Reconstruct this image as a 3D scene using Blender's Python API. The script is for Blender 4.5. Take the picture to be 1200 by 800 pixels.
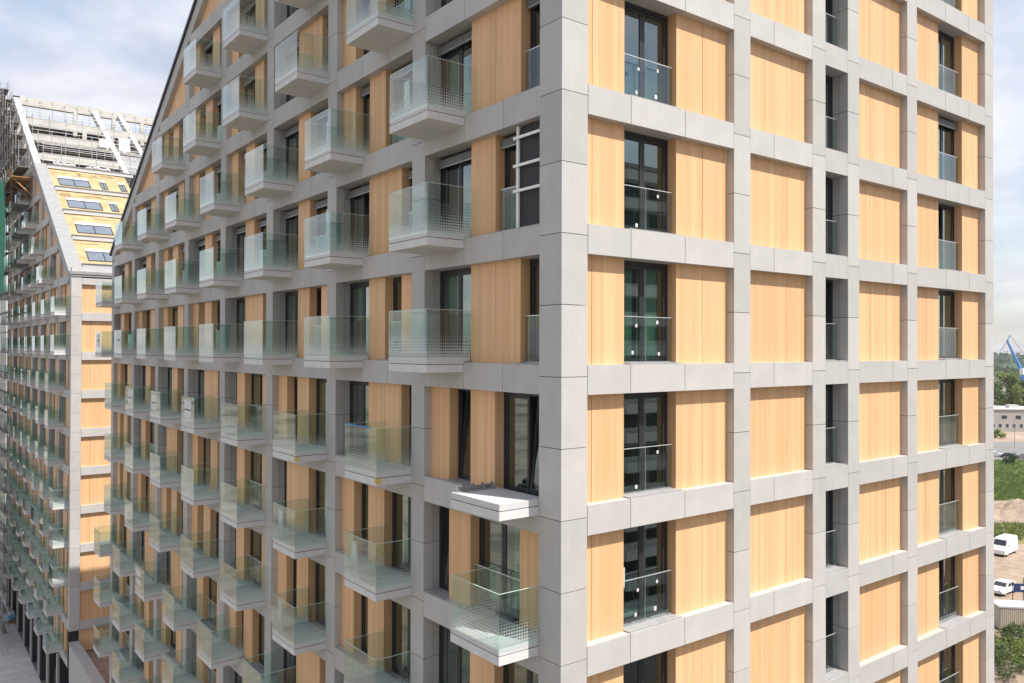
import bpy, math, random
from mathutils import Vector, Matrix
R = math.radians
random.seed(7)
for o in list(bpy.data.objects): bpy.data.objects.remove(o)
S = bpy.context.scene
COL = S.collection

# ------------------------------------------------------------------ camera
F, YAW, PITCH, ROLL = 950.96, R(52.582), R(0.4634), R(0.1529)
CAM = Vector((-11.0744, -12.7807, 0.5966))
_d = Vector((math.cos(YAW)*math.cos(PITCH), math.sin(YAW)*math.cos(PITCH), math.sin(PITCH)))
_r = Vector((math.sin(YAW), -math.cos(YAW), 0)); _u = _r.cross(_d)
CR = _r*math.cos(ROLL)+_u*math.sin(ROLL); CU = _u*math.cos(ROLL)-_r*math.sin(ROLL)
cd = bpy.data.cameras.new('camera'); cam = bpy.data.objects.new('camera', cd); COL.objects.link(cam)
cam.matrix_world = Matrix(((CR.x, CU.x, -_d.x, CAM.x), (CR.y, CU.y, -_d.y, CAM.y), (CR.z, CU.z, -_d.z, CAM.z), (0, 0, 0, 1)))
cd.sensor_width = 36; cd.sensor_fit = 'HORIZONTAL'; cd.lens = 36*F/1200
cd.clip_start = .1; cd.clip_end = 12000
S.camera = cam

def ray(x, y): return _d*F + CR*(x-600) + CU*(400-y)
def onZ(x, y, z):                     # photo pixel -> ground point, used only to find where far things stand
    v = ray(x, y); t = (z-CAM.z)/v.z
    return CAM + v*t
def proj(p):
    q = Vector(p)-CAM; z = q.dot(_d)
    if z < .5: return (-9999, -9999, z)
    return (600+F*q.dot(CR)/z, 400-F*q.dot(CU)/z, z)

# ------------------------------------------------------------------ light
SUN_EL, SUN_AZ = R(56.7), R(20)       # azimuth measured from -Y towards +X
sd = Vector((math.sin(SUN_AZ)*math.cos(SUN_EL), -math.cos(SUN_AZ)*math.cos(SUN_EL), math.sin(SUN_EL)))
sl = bpy.data.lights.new('sun', 'SUN'); sl.energy = 4.6; sl.angle = R(.53); sl.color = (1, .95, .88)
so = bpy.data.objects.new('sun', sl); COL.objects.link(so)
so.rotation_euler = (-sd).to_track_quat('-Z', 'Y').to_euler(); so.location = (20, -40, 60)

W = bpy.data.worlds.new('World'); S.world = W; W.use_nodes = True
nt = W.node_tree; nt.nodes.clear()
def N(t, typ, **kw):
    n = t.nodes.new(typ)
    for k, v in kw.items(): setattr(n, k, v)
    return n
out = N(nt, 'ShaderNodeOutputWorld'); bg = N(nt, 'ShaderNodeBackground'); bg.inputs[1].default_value = .120
sky = N(nt, 'ShaderNodeTexSky', sky_type='NISHITA'); sky.sun_disc = False
sky.sun_elevation = SUN_EL; sky.sun_rotation = math.atan2(sd.x, sd.y)
sky.air_density = 1.1; sky.dust_density = 1.1; sky.ozone_density = 1.0; sky.altitude = 60
tc = N(nt, 'ShaderNodeTexCoord')
sep = N(nt, 'ShaderNodeSeparateXYZ'); nt.links.new(tc.outputs['Generated'], sep.inputs[0])
def math_n(t, op, a, b=None):
    m = N(t, 'ShaderNodeMath', operation=op)
    for i, v in enumerate((a, b)):
        if v is None: continue
        if isinstance(v, (int, float)): m.inputs[i].default_value = v
        else: t.links.new(v, m.inputs[i])
    return m.outputs[0]
zc = math_n(nt, 'ADD', math_n(nt, 'MAXIMUM', sep.outputs[2], 0.0), .22)
cx = math_n(nt, 'DIVIDE', sep.outputs[0], zc); cy = math_n(nt, 'DIVIDE', sep.outputs[1], zc)
comb = N(nt, 'ShaderNodeCombineXYZ'); nt.links.new(cx, comb.inputs[0]); nt.links.new(cy, comb.inputs[1])
cn = N(nt, 'ShaderNodeTexNoise'); cn.inputs['Scale'].default_value = 1.35; cn.inputs['Detail'].default_value = 9; cn.inputs['Roughness'].default_value = .56
cn.inputs['Distortion'].default_value = .35
mp = N(nt, 'ShaderNodeMapping'); mp.inputs['Location'].default_value = (-7.7, -2.5, 2.2)
nt.links.new(comb.outputs[0], mp.inputs[0]); nt.links.new(mp.outputs[0], cn.inputs['Vector'])
cr = N(nt, 'ShaderNodeValToRGB'); cr.color_ramp.elements[0].position = .40; cr.color_ramp.elements[1].position = .60
nt.links.new(cn.outputs['Fac'], cr.inputs[0])
cn2 = N(nt, 'ShaderNodeTexNoise'); cn2.inputs['Scale'].default_value = 3.2; cn2.inputs['Detail'].default_value = 6
nt.links.new(mp.outputs[0], cn2.inputs['Vector'])
cr2 = N(nt, 'ShaderNodeValToRGB'); cr2.color_ramp.elements[0].position = .36; cr2.color_ramp.elements[1].position = .62
cr2.color_ramp.elements[0].color = (3.9, 4.0, 4.45, 1); cr2.color_ramp.elements[1].color = (5.75, 5.75, 6.0, 1)
nt.links.new(cn2.outputs['Fac'], cr2.inputs[0])
mx = N(nt, 'ShaderNodeMix', data_type='RGBA')
nt.links.new(math_n(nt, 'ADD', math_n(nt, 'MULTIPLY', cr.outputs[0], .62), .33), mx.inputs['Factor'])
nt.links.new(sky.outputs[0], mx.inputs['A']); nt.links.new(cr2.outputs[0], mx.inputs['B'])
nt.links.new(mx.outputs['Result'], bg.inputs[0]); nt.links.new(bg.outputs[0], out.inputs[0])

S.view_settings.view_transform = 'Standard'; S.view_settings.look = 'None'
S.view_settings.exposure = .58; S.view_settings.gamma = 1; S.view_settings.use_curve_mapping = False
S.render.engine = 'CYCLES'
S.cycles.max_bounces = 8; S.cycles.diffuse_bounces = 4; S.cycles.glossy_bounces = 4; S.cycles.transmission_bounces = 6
S.cycles.transparent_max_bounces = 40; S.cycles.caustics_reflective = False; S.cycles.caustics_refractive = False
S.cycles.sample_clamp_indirect = 6

# ------------------------------------------------------------------ materials
M = {}
def mat(name):
    m = bpy.data.materials.new(name); m.use_nodes = True; t = m.node_tree
    b = t.nodes['Principled BSDF']; M[name] = m
    return m, t, b
def ramp(t, fac, *stops):
    r = N(t, 'ShaderNodeValToRGB'); e = r.color_ramp.elements
    while len(e) < len(stops): e.new(.5)
    for i, (p, c) in enumerate(stops): e[i].position = p; e[i].color = (*c, 1)
    t.links.new(fac, r.inputs[0]); return r.outputs[0]
def noise(t, scale, detail=4, coord='Object', sc=(1, 1, 1), rough=.55):
    c = N(t, 'ShaderNodeTexCoord'); mpn = N(t, 'ShaderNodeMapping'); mpn.inputs['Scale'].default_value = sc
    n = N(t, 'ShaderNodeTexNoise'); n.inputs['Scale'].default_value = scale; n.inputs['Detail'].default_value = detail; n.inputs['Roughness'].default_value = rough
    t.links.new(c.outputs[coord], mpn.inputs[0]); t.links.new(mpn.outputs[0], n.inputs['Vector'])
    return n.outputs['Fac']
def mixc(t, a, b, f, blend='MIX'):
    m = N(t, 'ShaderNodeMix', data_type='RGBA', blend_type=blend)
    for k, v in (('A', a), ('B', b), ('Factor', f)):
        if isinstance(v, (int, float)): m.inputs[k].default_value = v
        elif isinstance(v, tuple): m.inputs[k].default_value = (*v, 1)
        else: t.links.new(v, m.inputs[k])
    return m.outputs['Result']
def plain(name, c, rough=.6, metal=0., var=.12, scale=3., spec=.5, bump=0., coord='Object'):
    m, t, b = mat(name)
    lo = tuple(x*(1-var) for x in c); hi = tuple(min(1, x*(1+var)) for x in c)
    f = noise(t, scale, 5, coord)
    t.links.new(ramp(t, f, (.3, lo), (.7, hi)), b.inputs['Base Color'])
    b.inputs['Roughness'].default_value = rough; b.inputs['Metallic'].default_value = metal; b.inputs['Specular IOR Level'].default_value = spec
    if bump:
        bn = N(t, 'ShaderNodeBump'); bn.inputs['Strength'].default_value = bump; bn.inputs['Distance'].default_value = .05
        t.links.new(noise(t, scale*4, 6, coord), bn.inputs['Height']); t.links.new(bn.outputs[0], b.inputs['Normal'])
    return m
# grey fibre-cement cladding: each panel its own tone, soft mottling and faint weather streaks
m, t, b = mat('cladding')
g = N(t, 'ShaderNodeNewGeometry')
base = ramp(t, g.outputs['Random Per Island'], (0, (.42, .405, .392)), (1, (.48, .463, .447)))
c1 = mixc(t, base, ramp(t, noise(t, 1.3, 6), (.3, (.94, .94, .94)), (.7, (1.04, 1.04, 1.04))), 1.0, 'MULTIPLY')
c2 = mixc(t, c1, ramp(t, noise(t, 2.0, 5, sc=(5, 5, .35)), (.35, (.975, .972, .97)), (.62, (1.01, 1.01, 1.01))), 1.0, 'MULTIPLY')
t.links.new(c2, b.inputs['Base Color']); b.inputs['Roughness'].default_value = .62; b.inputs['Specular IOR Level'].default_value = .35
# vertical-grain timber-look boards
m, t, b = mat('wood')
tcn = N(t, 'ShaderNodeTexCoord'); sp = N(t, 'ShaderNodeSeparateXYZ'); t.links.new(tcn.outputs['Object'], sp.inputs[0])
oi = N(t, 'ShaderNodeObjectInfo')
u = math_n(t, 'ADD', sp.outputs[0], sp.outputs[1])
uu = math_n(t, 'ADD', u, math_n(t, 'MULTIPLY', oi.outputs['Random'], 37.0))
fl = math_n(t, 'FLOOR', math_n(t, 'MULTIPLY', uu, 8.5))
wn = N(t, 'ShaderNodeTexWhiteNoise', noise_dimensions='1D'); t.links.new(fl, wn.inputs['W'])
cmb = N(t, 'ShaderNodeCombineXYZ'); t.links.new(math_n(t, 'MULTIPLY', uu, 26.0), cmb.inputs[0])
t.links.new(math_n(t, 'MULTIPLY', sp.outputs[2], .55), cmb.inputs[2]); t.links.new(math_n(t, 'MULTIPLY', wn.outputs['Value'], 20.0), cmb.inputs[1])
gn = N(t, 'ShaderNodeTexNoise'); gn.inputs['Scale'].default_value = 1; gn.inputs['Detail'].default_value = 6; gn.inputs['Roughness'].default_value = .62
t.links.new(cmb.outputs[0], gn.inputs['Vector'])
grain = ramp(t, gn.outputs['Fac'], (.25, (.66, .395, .205)), (.5, (.71, .435, .235)), (.75, (.75, .47, .265)))
pl = ramp(t, wn.outputs['Value'], (0, (.90, .885, .865)), (1, (1.05, 1.05, 1.06)))
w1 = mixc(t, grain, pl, 1.0, 'MULTIPLY')
w2 = mixc(t, w1, ramp(t, oi.outputs['Random'], (0, (.95, .94, .92)), (1, (1.04, 1.04, 1.04))), 1.0, 'MULTIPLY')
t.links.new(w2, b.inputs['Base Color']); b.inputs['Roughness'].default_value = .5; b.inputs['Specular IOR Level'].default_value = .3
plain('joint', (.035, .035, .035), .9)
plain('frame', (.028, .028, .03), .42, var=.1)
plain('sill', (.34, .33, .33), .5)
plain('shutter', (.13, .125, .12), .45)
plain('roof_glass', (.15, .18, .22), .06, var=.2)
plain('shaded_slab', (.22, .20, .18), .9)  # concrete darkened in colour so the open roof gaps look shaded
plain('slab', (.60, .59, .58), .7, var=.06, scale=2.2)
plain('tray', (.55, .545, .54), .55, var=.05)
plain('steel', (.42, .42, .42), .4, metal=.7)
plain('alu', (.75, .75, .75), .35, metal=.6)
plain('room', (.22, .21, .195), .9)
plain('flashing', (.03, .032, .036), .4)
plain('concrete', (.50, .475, .435), .85, var=.14, scale=1.2)
plain('concrete_white', (.50, .487, .465), .85, var=.1, scale=1.2)
plain('insulation', (.43, .31, .165), .9, var=.22, scale=.9)
plain('roof_grey', (.29, .29, .29), .5, var=.08)
plain('ledge', (.50, .50, .50), .6, var=.06)
plain('white', (.80, .80, .79), .5, var=.03)
plain('sticker', (.58, .58, .56), .6, var=.03)
plain('scaffold', (.36, .365, .37), .5, metal=.3)
plain('timber', (.36, .20, .075), .8, var=.3)
plain('deck', (.15, .13, .11), .8, var=.25)
plain('foil', (.02, .02, .022), .5, bump=.6, scale=6)
plain('tape_blue', (.04, .22, .55), .5)
plain('tape_yellow', (.62, .47, .16), .6)
plain('curtain', (.50, .60, .53), .9)
plain('blind', (.55, .54, .51), .9)
plain('paving', (.62, .57, .55), .9, var=.14, scale=.8, bump=.2)
plain('brick_paving', (.30, .20, .15), .9, var=.35, scale=3)
plain('asphalt', (.20, .195, .19), .9, var=.15, scale=.05)
plain('net', (.02, .24, .14), .8, var=.3, scale=1.5)
plain('bark', (.11, .08, .055), .9, var=.3)
plain('rubber', (.02, .02, .02), .7)
plain('carwhite', (.80, .80, .80), .25, var=.02)
plain('cardark', (.05, .055, .06), .25, var=.05)
plain('carred', (.42, .05, .04), .25, var=.05)
plain('carglass', (.03, .035, .04), .08)
plain('crane_blue', (.05, .22, .52), .5)
plain('wall_beige', (.37, .34, .315), .85, var=.08, scale=.2)
plain('render_wall', (.62, .63, .60), .8, var=.05, scale=.1)
plain('container', (.46, .42, .35), .7, var=.1, scale=.6)
plain('sign_blue', (.02, .05, .16), .5)
plain('hill', (.055, .085, .05), .95, var=.5, scale=.02)
plain('bundle_blue', (.18, .42, .66), .6, var=.3)

def leafmat(name, a, bcol):
    m, t, b = mat(name)
    g = N(t, 'ShaderNodeNewGeometry')
    t.links.new(ramp(t, g.outputs['Random Per Island'], (0, a), (1, bcol)), b.inputs['Base Color'])
    b.inputs['Roughness'].default_value = .6; b.inputs['Specular IOR Level'].default_value = .25
    tr = N(t, 'ShaderNodeBsdfTranslucent'); tr.inputs[0].default_value = (*bcol, 1)
    ms = N(t, 'ShaderNodeMixShader'); ms.inputs[0].default_value = .25
    o = t.nodes['Material Output']
    t.links.new(b.outputs[0], ms.inputs[1]); t.links.new(tr.outputs[0], ms.inputs[2]); t.links.new(ms.outputs[0], o.inputs[0])
leafmat('leaf', (.05, .085, .025), (.13, .175, .06))
leafmat('leaf_dark', (.03, .06, .022), (.08, .12, .045))
leafmat('leaf_light', (.10, .15, .035), (.24, .29, .08))

def glassmat(name, tint, ior, frit=False, gain=1.0, gloss=(.95, .98, .97, 1)):
    m, t, b = mat(name); t.nodes.remove(b); o = t.nodes['Material Output']
    tr = N(t, 'ShaderNodeBsdfTransparent'); tr.inputs[0].default_value = (*tint, 1)
    gl = N(t, 'ShaderNodeBsdfGlossy'); gl.inputs['Roughness'].default_value = .012; gl.inputs[0].default_value = gloss
    fr = N(t, 'ShaderNodeFresnel'); fr.inputs[0].default_value = ior
    ge = N(t, 'ShaderNodeNewGeometry')
    # a thin pane is met from both sides: use the same index for back faces
    iv = math_n(t, 'ADD', math_n(t, 'MULTIPLY', ge.outputs['Backfacing'], 1.0/ior-ior), ior)
    t.links.new(iv, fr.inputs[0])
    R2 = math_n(t, 'DIVIDE', math_n(t, 'MULTIPLY', fr.outputs[0], 2.0), math_n(t, 'ADD', fr.outputs[0], 1.0))   # both faces of the pane
    fac = math_n(t, 'MINIMUM', math_n(t, 'MULTIPLY', R2, gain), 1.0)
    front = math_n(t, 'SUBTRACT', 1.0, ge.outputs['Backfacing'])
    fac = math_n(t, 'MULTIPLY', fac, front)
    ms = N(t, 'ShaderNodeMixShader'); t.links.new(fac, ms.inputs[0]); t.links.new(tr.outputs[0], ms.inputs[1]); t.links.new(gl.outputs[0], ms.inputs[2])
    res = ms.outputs[0]
    if frit:                          # printed white dots that shrink towards the top of the pane
        c = N(t, 'ShaderNodeTexCoord'); s = N(t, 'ShaderNodeSeparateXYZ'); t.links.new(c.outputs['Object'], s.inputs[0])
        uu = math_n(t, 'ADD', s.outputs[0], s.outputs[1])
        P = .068
        fu = math_n(t, 'ABSOLUTE', math_n(t, 'SUBTRACT', math_n(t, 'FRACT', math_n(t, 'DIVIDE', uu, P)), .5))
        fv = math_n(t, 'ABSOLUTE', math_n(t, 'SUBTRACT', math_n(t, 'FRACT', math_n(t, 'DIVIDE', s.outputs[2], P)), .5))
        d = math_n(t, 'MAXIMUM', fu, fv)
        size = math_n(t, 'SUBTRACT', .50, math_n(t, 'MULTIPLY', math_n(t, 'SUBTRACT', s.outputs[2], .34), .72))
        mask = math_n(t, 'LESS_THAN', d, size)
        df = N(t, 'ShaderNodeBsdfDiffuse'); df.inputs[0].default_value = (.72, .78, .75, 1)
        tl = N(t, 'ShaderNodeBsdfTranslucent'); tl.inputs[0].default_value = (.72, .80, .76, 1)
        a = N(t, 'ShaderNodeMixShader'); a.inputs[0].default_value = .5; t.links.new(df.outputs[0], a.inputs[1]); t.links.new(tl.outputs[0], a.inputs[2])
        tr2 = N(t, 'ShaderNodeBsdfTransparent'); tr2.inputs[0].default_value = (.9, .95, .93, 1)
        a2 = N(t, 'ShaderNodeMixShader'); a2.inputs[0].default_value = .8; t.links.new(tr2.outputs[0], a2.inputs[1]); t.links.new(a.outputs[0], a2.inputs[2])
        a3 = N(t, 'ShaderNodeMixShader'); t.links.new(fac, a3.inputs[0]); t.links.new(a2.outputs[0], a3.inputs[1]); t.links.new(gl.outputs[0], a3.inputs[2])
        z = N(t, 'ShaderNodeMixShader'); t.links.new(math_n(t, 'MULTIPLY', mask, front), z.inputs[0]); t.links.new(res, z.inputs[1]); t.links.new(a3.outputs[0], z.inputs[2])
        res = z.outputs[0]
    t.links.new(res, o.inputs[0])
glassmat('glass_window', (.66, .78, .73), 1.6, gain=1.9, gloss=(.86, .97, .92, 1))
glassmat('glass_rail', (.88, .95, .93), 1.52, frit=True, gain=1.05)
glassmat('glass_guard', (.88, .95, .93), 1.5, gain=1.0)

# ------------------------------------------------------------------ helpers
class MB:                               # collects boxes, polygons, tubes -> ONE mesh
    def __init__(s): s.v = []; s.f = []; s.m = []; s.mats = []
    def mi(s, name):
        if name not in s.mats: s.mats.append(name)
        return s.mats.index(name)
    def add(s, vs, fs, m):
        o = len(s.v); k = s.mi(m); s.v += [tuple(v) for v in vs]
        for f in fs: s.f.append([o+i for i in f]); s.m.append(k)
    def box(s, a, b, m):
        x0, x1 = sorted((a[0], b[0])); y0, y1 = sorted((a[1], b[1])); z0, z1 = sorted((a[2], b[2]))
        s.add([(x0,y0,z0),(x1,y0,z0),(x1,y1,z0),(x0,y1,z0),(x0,y0,z1),(x1,y0,z1),(x1,y1,z1),(x0,y1,z1)],
              [(0,3,2,1),(4,5,6,7),(0,1,5,4),(1,2,6,5),(2,3,7,6),(3,0,4,7)], m)
    def prism(s, pts, off, m):          # polygon pts (3d), extruded by off
        n = len(pts); P = [Vector(p) for p in pts]; off = Vector(off)
        nrm = Vector((0,0,0))
        for i in range(n): nrm += P[i].cross(P[(i+1) % n])
        if nrm.dot(off) > 0: P.reverse()          # first cap looks away from the extrusion
        vs = P+[p+off for p in P]
        fs = [tuple(range(n)), tuple(range(2*n-1, n-1, -1))]+[((i+1) % n, i, n+i, n+(i+1) % n) for i in range(n)]
        s.add(vs, fs, m)
    def tube(s, a, b, r, m, n=6, r2=None):
        a = Vector(a); b = Vector(b); d = (b-a).normalized(); r2 = r if r2 is None else r2
        x = d.orthogonal().normalized(); y = d.cross(x)
        vs = [a+(x*math.cos(2*math.pi*i/n)+y*math.sin(2*math.pi*i/n))*r for i in range(n)]
        vs += [b+(x*math.cos(2*math.pi*i/n)+y*math.sin(2*math.pi*i/n))*r2 for i in range(n)]
        fs = [(i, (i+1) % n, n+(i+1) % n, n+i) for i in range(n)]+[tuple(range(n-1, -1, -1)), tuple(range(n, 2*n))]
        s.add(vs, fs, m)
    def merge(s, other, off):
        o = len(s.v); off = Vector(off)
        s.v += [tuple(Vector(v)+off) for v in other.v]
        for f, k in zip(other.f, other.m): s.f.append([o+i for i in f]); s.m.append(s.mi(other.mats[k]))
    def mesh(s, name, smooth=False):
        me = bpy.data.meshes.new(name); me.from_pydata(s.v, [], s.f)
        for m_ in s.mats: me.materials.append(M[m_])
        me.polygons.foreach_set('material_index', s.m)
        if smooth: me.polygons.foreach_set('use_smooth', [True]*len(s.f))
        me.update(); return me
def link(name, me, loc=(0,0,0), parent=None):
    o = bpy.data.objects.new(name, me); COL.objects.link(o); o.location = loc
    if parent is not None: o.parent = parent
    return o
def thing(name, label, cat, loc=(0,0,0), rz=0, group=None):
    o = bpy.data.objects.new(name, None); COL.objects.link(o); o.location = loc; o.rotation_euler = (0,0,rz); o.empty_display_size = .5
    o['label'] = label; o['category'] = cat
    if group: o['group'] = group
    return o
def tag(o, label, cat, group=None):
    o['label'] = label; o['category'] = cat
    if group: o['group'] = group
    return o
def struct(name, mb, loc=(0,0,0)):
    o = link(name, mb.mesh(name), loc); o['kind'] = 'structure'; return o

GZ = -30.0
# ================================================================== GROUND
g_ = MB(); g_.add([(-4000,-4000,GZ),(4000,-4000,GZ),(4000,4000,GZ),(-4000,4000,GZ)], [(0,1,2,3)], 'asphalt')
def groundmat(name, c, c2, scale, scale2, bump=.4):
    m, t, b = mat(name)
    f = noise(t, scale, 8, rough=.65); f2 = noise(t, scale2, 6)
    a = ramp(t, f, (.32, c), (.66, c2))
    t.links.new(mixc(t, a, ramp(t, f2, (.35, (.78,.78,.78)), (.65, (1.12,1.1,1.06))), 1.0, 'MULTIPLY'), b.inputs['Base Color'])
    b.inputs['Roughness'].default_value = .95; b.inputs['Specular IOR Level'].default_value = .2
    bn = N(t, 'ShaderNodeBump'); bn.inputs['Strength'].default_value = bump; bn.inputs['Distance'].default_value = .3
    t.links.new(f2, bn.inputs['Height']); t.links.new(bn.outputs[0], b.inputs['Normal'])
m, t, b = mat('terrain')
pn = ramp(t, noise(t, .035, 5, rough=.6), (.30, (.07,.085,.05)), (.42, (.14,.135,.115)), (.50, (.24,.215,.18)), (.58, (.30,.27,.235)), (.70, (.17,.168,.165)))
t.links.new(mixc(t, pn, ramp(t, noise(t, .5, 6), (.3, (.7,.7,.7)), (.7, (1.15,1.15,1.12))), 1.0, 'MULTIPLY'), b.inputs['Base Color'])
b.inputs['Roughness'].default_value = .95; b.inputs['Specular IOR Level'].default_value = .2
groundmat('sand', (.27,.205,.15), (.39,.31,.245), .06, .6)
groundmat('earth', (.13,.10,.075), (.24,.19,.14), .3, 1.5)
groundmat('grass', (.075,.125,.028), (.14,.20,.05), .08, .9, .8)
groundmat('drygrass', (.13,.15,.05), (.28,.25,.11), .15, .9, .8)
g_.mats = ['terrain']
struct('ground', g_)
def sheet(name, pts, z, m):
    b = MB(); b.add([(x, y, GZ+z) for x, y in pts], [tuple(range(len(pts)))], m); return struct(name, b)
def strip(name, ya, yb, z, m, xa=1120, xb=1330):        # a band of land beyond the building
    a = [onZ(xa, ya, GZ), onZ(xb, ya, GZ), onZ(xb, yb, GZ), onZ(xa, yb, GZ)]
    return sheet(name, [(p.x, p.y) for p in a], z, m)
strip('dirt_lot', 1000, 586, .02, 'sand')
strip('bank', 637, 612, .035, 'drygrass')
strip('grass_field', 586, 538, .03, 'grass')
strip('road', 538, 517, .05, 'asphalt')
strip('parking_lot', 517, 470, .04, 'sand')
mb = MB(); rr_ = random.Random(3); nx, ny = 26, 8
m0, m1 = onZ(1130, 611, GZ), onZ(1290, 611, GZ); m2 = onZ(1130, 588, GZ); dx = (m1-m0)/nx; dy = (m2-m0)/ny
V = []
for j in range(ny+1):
    for i in range(nx+1):
        p = m0+dx*i+dy*j; V.append((p.x, p.y, GZ-.05+math.sin(math.pi*j/ny)*(1.7+.5*math.sin(i*.7)+rr_.uniform(-.25, .25))))
mb.add(V, [(j*(nx+1)+i, j*(nx+1)+i+1, (j+1)*(nx+1)+i+1, (j+1)*(nx+1)+i) for j in range(ny) for i in range(nx)], 'sand'); struct('dirt_mound', mb)
sheet('pavement', [(-9, 30), (-.0, 30), (-.0, 135), (-4.5, 135)], .02, 'paving')
sheet('soil', [(-40, 30), (-9.0, 30), (-4.5, 135), (-40, 135)], .015, 'earth')

# ================================================================== FACADE SYSTEM
H = 3.0; BT, BB = .25, -.39            # beam top / bottom round each level
WD, GD = .22, .50                      # depth of the timber infill, depth of the window
def col_spans(n): return [(0, .72)]+[(5.47+5.32*i-(.0), 5.47+5.32*i+.65) for i in range(n)]
LCOLS = col_spans(8); LCOLS[-1] = (42.75, 43.4)
RCOLS = [(0, .74), (5.72, 6.38), (9.19, 9.82), (10.99, 11.6), (14.46, 15.08), (20.06, 20.73)]
SLOT = [0, .95, 1.92, 2.92, 3.87, 4.75]

class Facade:                          # maps (u along the facade, d inwards, z) to world
    def __init__(s, kind, org): s.k = kind; s.o = Vector(org)
    def w(s, u, d, z): return (s.o.x+d, s.o.y+u, z) if s.k == 'L' else (s.o.x+u, s.o.y+d, z)
    def l(s, u, d, z): return (d, u, z) if s.k == 'L' else (u, d, z)
    def box(s, mb, u0, u1, d0, d1, z0, z1, m): mb.box(s.l(u0, d0, z0), s.l(u1, d1, z1), m)
    def flip(s): return s.k == 'L'
def visible(P, mx=90, my=70):
    ps = [proj(p) for p in P]
    if min(p[2] for p in ps) < .6: return 0
    x0, x1 = min(p[0] for p in ps), max(p[0] for p in ps); y0, y1 = min(p[1] for p in ps), max(p[1] for p in ps)
    if x1 < -mx or x0 > 1200+mx or y1 < -my or y0 > 800+my: return 0
    return (x1-x0)*(y1-y0)+.01

class Building:
    def __init__(s, root, base): s.root = root; s.base = Vector(base); s.q = {'window': [], 'cladding_panel': []}
    def put(s, name, me, loc): return link(name, me, Vector(loc)-s.base, s.root)
    def part(s, name, mb, loc=(0,0,0), smooth=False): return link(name, mb.mesh(name, smooth), Vector(loc)-s.base, s.root)

def clad_column(B, fc, u0, u1, z0, z1, depth=.58, m='cladding', corner=False):
    """panels 1.5 m high with open joints round a dark core"""
    mb = MB(); gap = .014; w = u1-u0
    fc.box(mb, .02, w-.02, .02, depth-.01, 0, z1-z0-.012, 'joint' if m == 'cladding' else m)
    z = math.floor(z0/1.5)*1.5
    while z < z1-.03:
        a = max(z, z0)+gap/2; c = min(z+1.5, z1)-gap/2
        if c-a > .05:
            if m == 'cladding':
                if corner: fc.box(mb, 0, w, 0, w, a-z0, c-z0, m)
                else:
                    fc.box(mb, 0, w, 0, .285, a-z0, c-z0, m); fc.box(mb, .012, w-.012, .297, depth, a-z0, c-z0, m)
        z += 1.5
    return B.part('column', mb, fc.w(u0, 0, z0))
def clad_beam(B, fc, spans, k, seams, depth=.56, m='cladding', name='beam', zt=BT, zb=BB):
    """one floor band: cladding pieces between the columns"""
    mb = MB(); gap = .016; o = fc.w(0, 0, 3*k)
    for (a, c), ss in zip(spans, seams):
        cuts = [a]+[x for x in ss if a+.2 < x < c-.2]+[c]
        fc.box(mb, a+.004, c-.004, .02, depth-.02, zb+.02, zt-.025, 'joint' if m == 'cladding' else m)
        for p, q in zip(cuts[:-1], cuts[1:]):
            fc.box(mb, p+gap/2, q-gap/2, .002, depth, zb, zt, m)
    return B.part(name, mb, o)

WCACHE = {}
def window_meshes(fc, w, h, kind, tilt=0):
    """frame, pane and guard of a window; origin at its lower near corner in the glass plane"""
    key = (fc.k, round(w, 3), round(h, 3), kind, tilt)
    if key in WCACHE: return WCACHE[key]
    fr = MB(); gl = MB(); gd = MB(); sb = MB()
    fc.box(fr, 0, w, -.02, .07, 0, .06, 'frame'); fc.box(fr, 0, w, -.02, .07, h-.09, h, 'frame')
    fc.box(fr, 0, .055, -.02, .07, .06, h-.09, 'frame'); fc.box(fr, w-.055, w, -.02, .07, .06, h-.09, 'frame')
    fc.box(fr, -.02, w+.02, -(GD-.03), -.022, .005, .03, 'sill')
    n = 2 if w > 1.25 else 1
    xs = [.055+(w-.11)*i/n for i in range(n+1)]
    for i in range(n):
        a, c = xs[i]+.004, xs[i+1]-.004
        tl = tilt if (i == 0) else 0
        z0, z1 = .065, h-.095
        def leafbox(mb, u0, u1, d0, d1, za, zb_, mm):
            k = len(mb.v); fc.box(mb, u0, u1, d0, d1, za, zb_, mm)
            if tl:
                ax = 0 if fc.k == 'L' else 1
                for j in range(k, len(mb.v)):
                    v = list(mb.v[j]); v[ax] += tl*(v[2]-z0); mb.v[j] = tuple(v)
        fw = .075
        leafbox(fr, a, a+fw, .0, .06, z0, z1, 'frame'); leafbox(fr, c-fw, c, .0, .06, z0, z1, 'frame')
        leafbox(fr, a+fw, c-fw, .0, .06, z0, z0+fw, 'frame'); leafbox(fr, a+fw, c-fw, .0, .06, z1-fw, z1, 'frame')
        leafbox(gl, a+fw-.01, c-fw+.01, .022, .040, z0+fw-.01, z1-fw+.01, 'glass_window')
    if 'guard' in kind:
        fc.box(gd, .02, w-.02, -.17, -.155, .05, 1.06, 'glass_guard')
        fc.box(gd, .02, w-.02, -.174, -.151, 1.057, 1.074, 'alu')
        fc.box(gd, .02, w-.02, -.178, -.147, .03, .06, 'steel')
        if n == 2: fc.box(gd, w/2-.058, w/2-.048, -.172, -.153, .06, 1.055, 'steel')
    if 'shutter' in kind:
        fc.box(sb, .02, w-.02, -.15, -.03, h-.30, h-.11, 'shutter')
        fc.box(sb, .02, w-.02, -.155, -.135, h-.325, h-.302, 'steel')
    r = dict(L=fc.k == 'L', frame=fr, pane=gl, guard=gd if gd.v else None, shutter=sb if sb.v else None)
    if fc.flip():
        pass
    for k in ('frame', 'pane', 'guard', 'shutter'):
        r[k+'_me'] = None
    WCACHE[key] = r; return r
crr = random.Random(77); CURT = {}
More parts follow.
